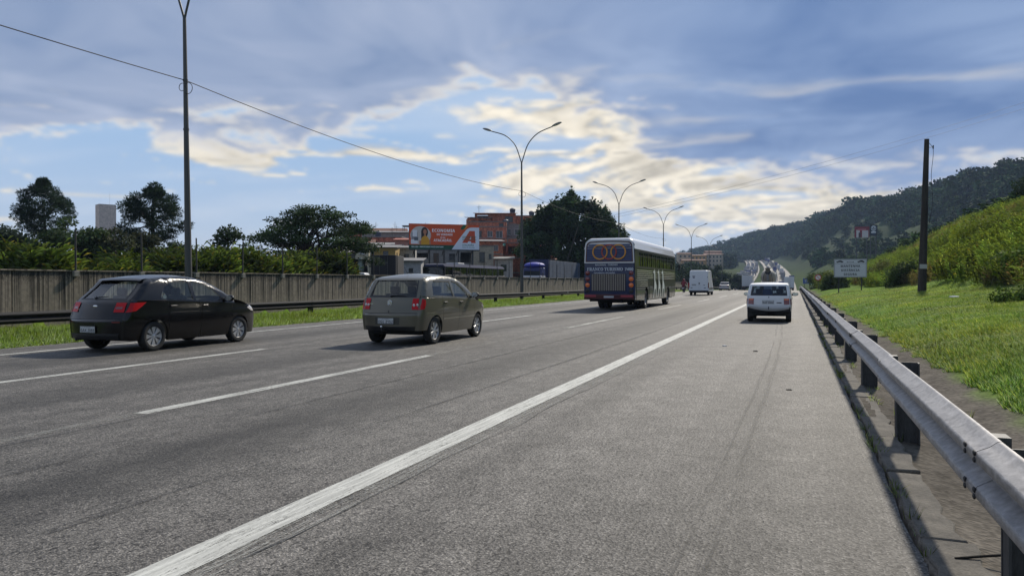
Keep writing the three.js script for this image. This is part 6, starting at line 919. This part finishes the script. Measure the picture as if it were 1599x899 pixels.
// three-box silver car ahead in the left lane
function saloon(name, label, x, s, rgb) {
  const o = thing(name, label, 'car', [x, roadY(s), -s]), pt = carPaint(rgb, 0.4, 0.35); part('body', loft([ring(0.78, 0.74, 0.38, 0.92, 0, 0.06, 0.08), ring(0.84, 0.78, 0.28, 1.0, -0.12, 0.06, 0.1), ring(0.86, 0.8, 0.25, 1.02, -0.6, 0.06, 0.1), ring(0.86, 0.8, 0.22, 0.99, -3.2, 0.06, 0.1), ring(0.82, 0.76, 0.25, 0.85, -4.0, 0.06, 0.1), ring(0.72, 0.68, 0.3, 0.7, -4.2, 0.06, 0.1)]), pt, o);
  part('roof', loft([ring(0.66, 0.62, 1.36, 1.40, -1.0, 0.02, 0.03), ring(0.68, 0.62, 1.38, 1.46, -1.4, 0.02, 0.06), ring(0.68, 0.62, 1.38, 1.46, -2.2, 0.02, 0.06), ring(0.66, 0.6, 1.36, 1.40, -2.5, 0.02, 0.03)]), pt, o); part('glasshouse', loft([ring(0.76, 0.66, 0.96, 1.02, -0.55, 0.02, 0.02), ring(0.78, 0.66, 0.96, 1.385, -1.0, 0.02, 0.05), ring(0.78, 0.66, 0.96, 1.385, -2.45, 0.02, 0.05), ring(0.78, 0.7, 0.96, 1.0, -3.2, 0.02, 0.02)]), glassDark, o); part('interior', [box(1.3, 0.3, 2.2, 0, 0.98, -1.9), rbox(0.5, 0.5, 0.14, 0.05, -0.34, 1.1, -1.9), rbox(0.5, 0.5, 0.14, 0.05, 0.34, 1.1, -1.9)], interiorM, o);
  for (const sd of [-1, 1]) { part('tail_light', rbox(0.26, 0.16, 0.06, 0.02, sd * 0.62, 0.82, -0.0), darkRed, o); part('mirror', rbox(0.14, 0.12, 0.08, 0.03, sd * 0.93, 1.02, -3.0 + 0.2), pt, o); for (const w of [0.75, 3.3]) wheelGroup(o, 0.3, 0.19, 'cap', sd * 0.74, 0.3, -w, sd); } part('bumper', rbox(1.6, 0.24, 0.12, 0.05, 0, 0.45, 0.03), pt, o); plate('EBR 3071', o, 0, 0.72, 0.02, 0.4);
  return o;
}
saloon('saloon_car', 'silver car ahead in the left lane, right of the white van', -11.5, 134, [0.42, 0.40, 0.40]);
function boxTruck(label, x, s, w, h, len, bodyRGB, cabRGB, floor = 0.95) {
  const o = thing('box_truck', label, 'truck', [x, roadY(s), -s]), bm = carPaint(bodyRGB, 0, 0.5); part('cargo_box', rbox(w, h - floor, len, 0.03, 0, floor + (h - floor) / 2, -len / 2), bm, o);
  for (const sd of [-1, 1]) { const d = part('rear_door', box(w / 2 - 0.06, h - floor - 0.12, 0.03, sd * (w / 4 - 0.005), floor + (h - floor) / 2, 0.016), bm, o); part('lock_bar', rod(V(sd * 0.16, floor + 0.1, 0.05), V(sd * 0.16, h - 0.1, 0.05), 0.018), silver, d); part('tail_light', box(0.3, 0.13, 0.05, sd * (w / 2 - 0.25), 0.75, 0.0), darkRed, o); wheelGroup(o, 0.46, 0.5, 'truck', sd * (w / 2 - 0.32), 0.46, -len * 0.28, sd); wheelGroup(o, 0.46, 0.28, 'truck', sd * (w / 2 - 0.22), 0.46, -len - 0.9, sd); }
  part('bumper', [box(w - 0.1, 0.14, 0.1, 0, 0.52, 0), box(0.1, 0.4, 0.08, -0.7, 0.7, -0.02), box(0.1, 0.4, 0.08, 0.7, 0.7, -0.02)], darkSteel, o); part('chassis', box(0.9, 0.3, len + 1.4, 0, 0.78, -len / 2 - 0.7), interiorM, o); part('cab', loft([ring(w / 2 - 0.05, w / 2 - 0.12, 0.6, Math.min(h, 2.75), -len - 0.15, 0.05, 0.15), ring(w / 2 - 0.05, w / 2 - 0.12, 0.6, Math.min(h, 2.75), -len - 1.2, 0.05, 0.15), ring(w / 2 - 0.1, w / 2 - 0.14, 0.6, 1.6, -len - 1.9, 0.05, 0.15)]), carPaint(cabRGB), o); return o;
}
boxTruck('white box truck with twin rear doors ahead in the middle lane', -10.7, 186, 2.4, 3.45, 5.5, [0.52, 0.53, 0.55], [0.6, 0.6, 0.6]);
boxTruck('pale blue-white box truck just left of the concrete mixer', -8.0, 232, 2.45, 3.6, 6, [0.55, 0.60, 0.66], [0.5, 0.5, 0.5]);
boxTruck('tall white box trailer just right of the concrete mixer', -1.6, 214, 2.5, 3.9, 9, [0.58, 0.60, 0.62], [0.2, 0.2, 0.2]);
boxTruck('small blue box truck among the far traffic', -1.8, 400, 2.5, 3.6, 7, [0.02, 0.035, 0.14], [0.1, 0.1, 0.1]);
{ // concrete mixer
  const s = 128, x = -4.2, o = thing('concrete_mixer', 'grey concrete mixer truck seen from behind over the white hatchback', 'truck', [x, roadY(s), -s]), gm = plaster([0.60, 0.57, 0.52]);
  const dr = new THREE.LatheGeometry([[0.0, -0.1], [0.5, -0.1], [0.52, 0], [0.62, 0.5], [1.05, 1.7], [1.18, 2.6], [1.12, 3.6], [0.75, 4.7], [0, 4.8]].map(([a, b]) => new THREE.Vector2(a, b)), 28).rotateX(-Math.PI / 2).rotateX(-0.24).translate(0, 3.0, -0.7); part('drum', dr, gm, o); part('drum_mouth', cyl(0.44, 0.44, 0.05, 24).rotateX(Math.PI / 2).rotateX(-0.24).translate(0, 3.03, -0.58), dark, o);
  part('hopper', new THREE.CylinderGeometry(0.62, 0.25, 0.7, 4, 1, true).rotateY(Math.PI / 4).translate(0, 3.35, -0.3), plaster([0.25, 0.24, 0.22]), o); part('chute', rod(V(0, 2.6, -0.2), V(0, 1.5, 0.5), 0.2, 0.24), plaster([0.22, 0.21, 0.2]), o); part('frame', [rod(V(-0.8, 1.1, -0.2), V(-0.55, 2.9, -0.6), 0.06), rod(V(0.8, 1.1, -0.2), V(0.55, 2.9, -0.6), 0.06), box(2.3, 0.2, 0.2, 0, 1.1, -0.1), box(0.9, 0.35, 8, 0, 0.95, -4), rod(V(-1.0, 1.0, 0), V(-1.0, 2.4, -0.2), 0.03), rod(V(-0.7, 1.0, 0), V(-0.7, 2.4, -0.2), 0.03)], plaster([0.18, 0.17, 0.16]), o);
  part('cab', rbox(2.35, 2.0, 1.8, 0.15, 0, 2.0, -7.2), carPaint([0.5, 0.5, 0.5]), o); for (const sd of [-1, 1]) { part('tail_light', box(0.3, 0.14, 0.05, sd * 0.9, 0.95, 0.02), darkRed, o); part('fender', box(0.55, 0.05, 2.6, sd * 0.98, 1.12, -1.9), gm, o); for (const w of [1.2, 2.55]) wheelGroup(o, 0.52, 0.55, 'truck', sd * 0.95, 0.52, -w, sd); wheelGroup(o, 0.52, 0.3, 'truck', sd * 1.02, 0.52, -6.6, sd); }
}
{ // parked blue truck facing this way behind the wall, with a tarpaulin on the cab roof
  const o = thing('parked_truck', 'parked blue curtain-sided truck with white cab front behind the wall', 'truck', [-31.2, 0, -90], R(2)), blueM = std([0.058, 0.10, 0.17], 0.85, { map: plasterMap }), cabM = carPaint([0.5, 0.5, 0.52]), tarp = std([0.03, 0.04, 0.30], 0.6);
  part('trailer', rbox(2.55, 2.95, 17, 0.04, 0, 2.75, -12.4), blueM, o); part('trailer_frame', [box(2.6, 3.0, 0.08, 0, 2.75, -3.86), ...[...Array(9)].map((_, i) => box(2.58, 2.9, 0.05, 0, 2.75, -5.5 - i * 1.85))], std([0.02, 0.03, 0.06], 0.8), o); part('headboard', box(2.58, 3.1, 0.4, 0, 2.78, -3.5), std([0.010, 0.016, 0.06], 0.6), o);
  part('cab', [rbox(2.45, 1.5, 2.2, 0.12, 0, 1.45, -1.1)], cabM, o); part('cab_upper', rbox(2.4, 1.1, 1.95, 0.14, 0, 2.65, -1.25), std([0.02, 0.03, 0.12], 0.4), o); part('windscreen', box(2.1, 0.72, 0.04, 0, 2.42, -0.26), paneM, o); part('visor_band', box(2.2, 0.12, 0.08, 0, 2.02, -0.1), cabM, o); part('cab_tarpaulin', new THREE.SphereGeometry(1, 20, 12).scale(1.35, 0.42, 1.25).translate(0, 3.5, -1.3), tarp, o);
  for (const sd of [-1, 1]) { part('headlight', rbox(0.4, 0.2, 0.06, 0.03, sd * 0.9, 1.0, 0.02), clearLens, o); part('mirror', rbox(0.1, 0.5, 0.15, 0.03, sd * 1.42, 2.3, -0.3), plastic, o); for (const w of [-1, -3.6, -16, -17.3, -18.6]) part('wheel', cyl(0.5, 0.5, 0.32, 20).rotateZ(Math.PI / 2).translate(sd * 1.05, 0.5, w), tyreM, o); } part('chassis', box(1, 0.4, 19, 0, 0.95, -10.5), interiorM, o);
}
{ // parked dark bus behind the wall
  const o = thing('parked_bus', 'dark parked bus with a pale blue roof below the billboard', 'bus', [-33.6, 0, -67.2], R(0)), L = 16.5; part('body', loft([ring(1.25, 1.22, 0.4, 2.1, 0, 0.1, 0.05), ring(1.25, 1.22, 0.4, 2.1, -L, 0.1, 0.05)]), std([0.02, 0.022, 0.03], 0.5), o); part('roof', loft([ring(1.2, 1.1, 2.93, 3.12, -0.15, 0.02, 0.1), ring(1.25, 1.15, 2.9, 3.2, -0.6, 0.02, 0.16), ring(1.25, 1.15, 2.9, 3.2, -L + 0.4, 0.02, 0.16), ring(1.2, 1.1, 2.93, 3.12, -L, 0.02, 0.1)]), std([0.03, 0.036, 0.075], 0.95), o);
  for (const sd of [-1, 1]) for (let i = 0; i < 9; i++) { part('side_window', box(0.02, 0.76, 1.62, sd * 1.2, 2.5, -1.1 - i * 1.78), glassDark, o); part('pillar', box(0.06, 0.82, 0.13, sd * 1.2, 2.5, -0.2 - i * 1.78), std([0.015, 0.015, 0.02], 0.5), o); } part('end_window', [box(2.2, 0.72, 0.03, 0, 2.5, -0.06), box(2.2, 0.72, 0.03, 0, 2.5, -L + 0.06)], glassDark, o); part('roof_unit', rbox(1.4, 0.22, 1.6, 0.06, 0, 3.28, -5.2), std([0.4, 0.4, 0.4], 0.5), o); for (let i = 0; i < 10; i++) part('seat', rbox(2.0, 0.7, 0.12, 0.05, 0, 2.2, -1.4 - i * 1.4), seatM, o);
  for (const sd of [-1, 1]) for (const w of [-3, -12]) part('wheel', cyl(0.48, 0.48, 0.3, 20).rotateZ(Math.PI / 2).translate(sd * 1.08, 0.48, w), tyreM, o);
}
{ // queue of traffic on the far climb: whole cars a few pixels across
  const car = (rgb) => merge([...loft([ring(0.8, 0.74, 0.3, 0.9, 0), ring(0.86, 0.8, 0.22, 0.98, -0.3), ring(0.86, 0.8, 0.22, 0.95, -3.2), ring(0.74, 0.7, 0.3, 0.72, -4.1)]).map((g) => paint(g, rgb)), ...loft([ring(0.76, 0.68, 0.93, 1.0, -0.25, 0.02, 0.02), ring(0.76, 0.62, 0.93, 1.44, -0.8, 0.02, 0.08), ring(0.76, 0.62, 0.93, 1.44, -2.1, 0.02, 0.08), ring(0.76, 0.68, 0.93, 0.98, -2.9, 0.02, 0.02)]).map((g) => paint(g, [0.03, 0.035, 0.04])), paint(rbox(1.24, 0.06, 1.4, 0.02, 0, 1.455, -1.45), rgb), ...[-1, 1].flatMap((d) => [-0.8, -3.2].map((z) => paint(cyl(0.3, 0.3, 0.2, 12).rotateZ(Math.PI / 2).translate(d * 0.74, 0.3, z), [0.02, 0.02, 0.02])))]);
  const truck = (rgb) => merge([paint(rbox(2.45, 2.7, 7, 0.05, 0, 2.25, -3.5), rgb), paint(rbox(2.3, 2.1, 1.9, 0.2, 0, 1.75, -8.1), [0.3, 0.3, 0.3]), ...[-1, 1].flatMap((d) => [-1.4, -7.8].map((z) => paint(cyl(0.48, 0.48, 0.4, 12).rotateZ(Math.PI / 2).translate(d * 0.95, 0.48, z), [0.02, 0.02, 0.02]))), paint(box(0.9, 0.4, 8, 0, 0.8, -4.2), [0.03, 0.03, 0.03])]);
  const vm = new THREE.MeshPhysicalMaterial({ vertexColors: true, roughness: 0.35, clearcoat: 0.8 }), cols = [['white', [0.6, 0.6, 0.6]], ['silver', [0.38, 0.38, 0.39]], ['black', [0.015, 0.015, 0.017]], ['grey', [0.12, 0.12, 0.125]], ['red', [0.25, 0.015, 0.015]], ['dark blue', [0.015, 0.025, 0.09]]], rnd = mulberry(7);
  const cg = cols.map((c) => car(c[1])), tg = [['white', [0.6, 0.6, 0.6]], ['grey', [0.25, 0.25, 0.26]], ['blue', [0.03, 0.05, 0.2]]].map((c) => [c[0], truck(c[1])]);
  for (const [lanes, dir, where] of [[[-4.7, -8.4, -12.3], 1, 'on the right carriageway of the far climb'], [[-21.3, -24.6, -28], -1, 'coming down the left carriageway of the far climb']]) for (const L of lanes) for (let s = 300 + rnd() * 30; s < 900;) {
    const isT = rnd() < 0.18, ci = Math.floor(rnd() * cols.length), ti = Math.floor(rnd() * 3), g = isT ? tg[ti][1] : cg[ci], nm = isT ? 'far_truck' : 'far_car', o = mesh(nm, g, vm), x = roadX(s) + L; o.position.set(x, roadY(s), -s); o.rotation.set(Math.atan2(roadY(s + 5) - roadY(s - 5), 10) * dir, Math.atan2(-(roadX(s + 5) - roadX(s - 5)), 10) + (dir < 0 ? Math.PI : 0), 0, 'YXZ');
    const cn = isT ? tg[ti][0] : cols[ci][0]; tag(o, `tiny ${cn} ${isT ? 'truck' : 'car'} ${where}`, isT ? 'truck' : 'car', `tiny ${cn} ${isT ? 'trucks' : 'cars'} ${where}`); s += (isT ? 16 : 9) + rnd() * 15;
  }
}
// ---------- litter on the road and grass ----------
{
  const chunk = (seed, r) => { const q = mulberry(seed), g = new THREE.IcosahedronGeometry(r, 1), P = g.attributes.position; const f = new Map(); for (let i = 0; i < P.count; i++) { const k = [P.getX(i), P.getY(i), P.getZ(i)].map((v) => v.toFixed(3)).join(); if (!f.has(k)) f.set(k, 0.6 + 0.7 * q()); const m = f.get(k); P.setXYZ(i, P.getX(i) * m * 1.7, P.getY(i) * m * 0.5, P.getZ(i) * m); } g.computeVertexNormals(); return g; };
  const rub = std([0.02, 0.02, 0.02], 0.8), pap = std([0.6, 0.6, 0.58], 0.8);
  const put = (name, label, cat, x, s, r, m, seed) => { const o = mesh(name, chunk(seed, r), m); o.position.set(x, Math.max(0, landY(x, s)) + r * 0.28, -s); tag(o, label, cat); };
  put('rubber_scrap', 'dark scrap of tyre rubber on the shoulder behind the white hatchback', 'debris', -0.75, 15.9, 0.032, rub, 1); put('rubber_scrap', 'dark scrap nearest the camera on the right shoulder', 'debris', -0.08, 10.4, 0.022, rub, 2); put('paper_scrap', 'crumpled pale scrap on the lawn below the utility pole', 'litter', 6.4, 37, 0.12, pap, 3); put('paper_scrap', 'white scrap lying in the grass at the right edge', 'litter', 4.3, 16.6, 0.05, pap, 4); put('paper_scrap', 'small white scrap on the edge line beside the shoulder', 'litter', -1.45, 17, 0.03, pap, 5);
  const br = thing('twig', 'dry twig lying across the kerb', 'twig', [1.0, 0.02, -4.4]); part('stick', tube([V(-0.25, 0, 0.1), V(0, 0.02, 0.02), V(0.2, 0.01, -0.02), V(0.5, -0.02, 0.06)], 0.007, 14, 5), barkM, br);
}

renderer.render(scene, camera);
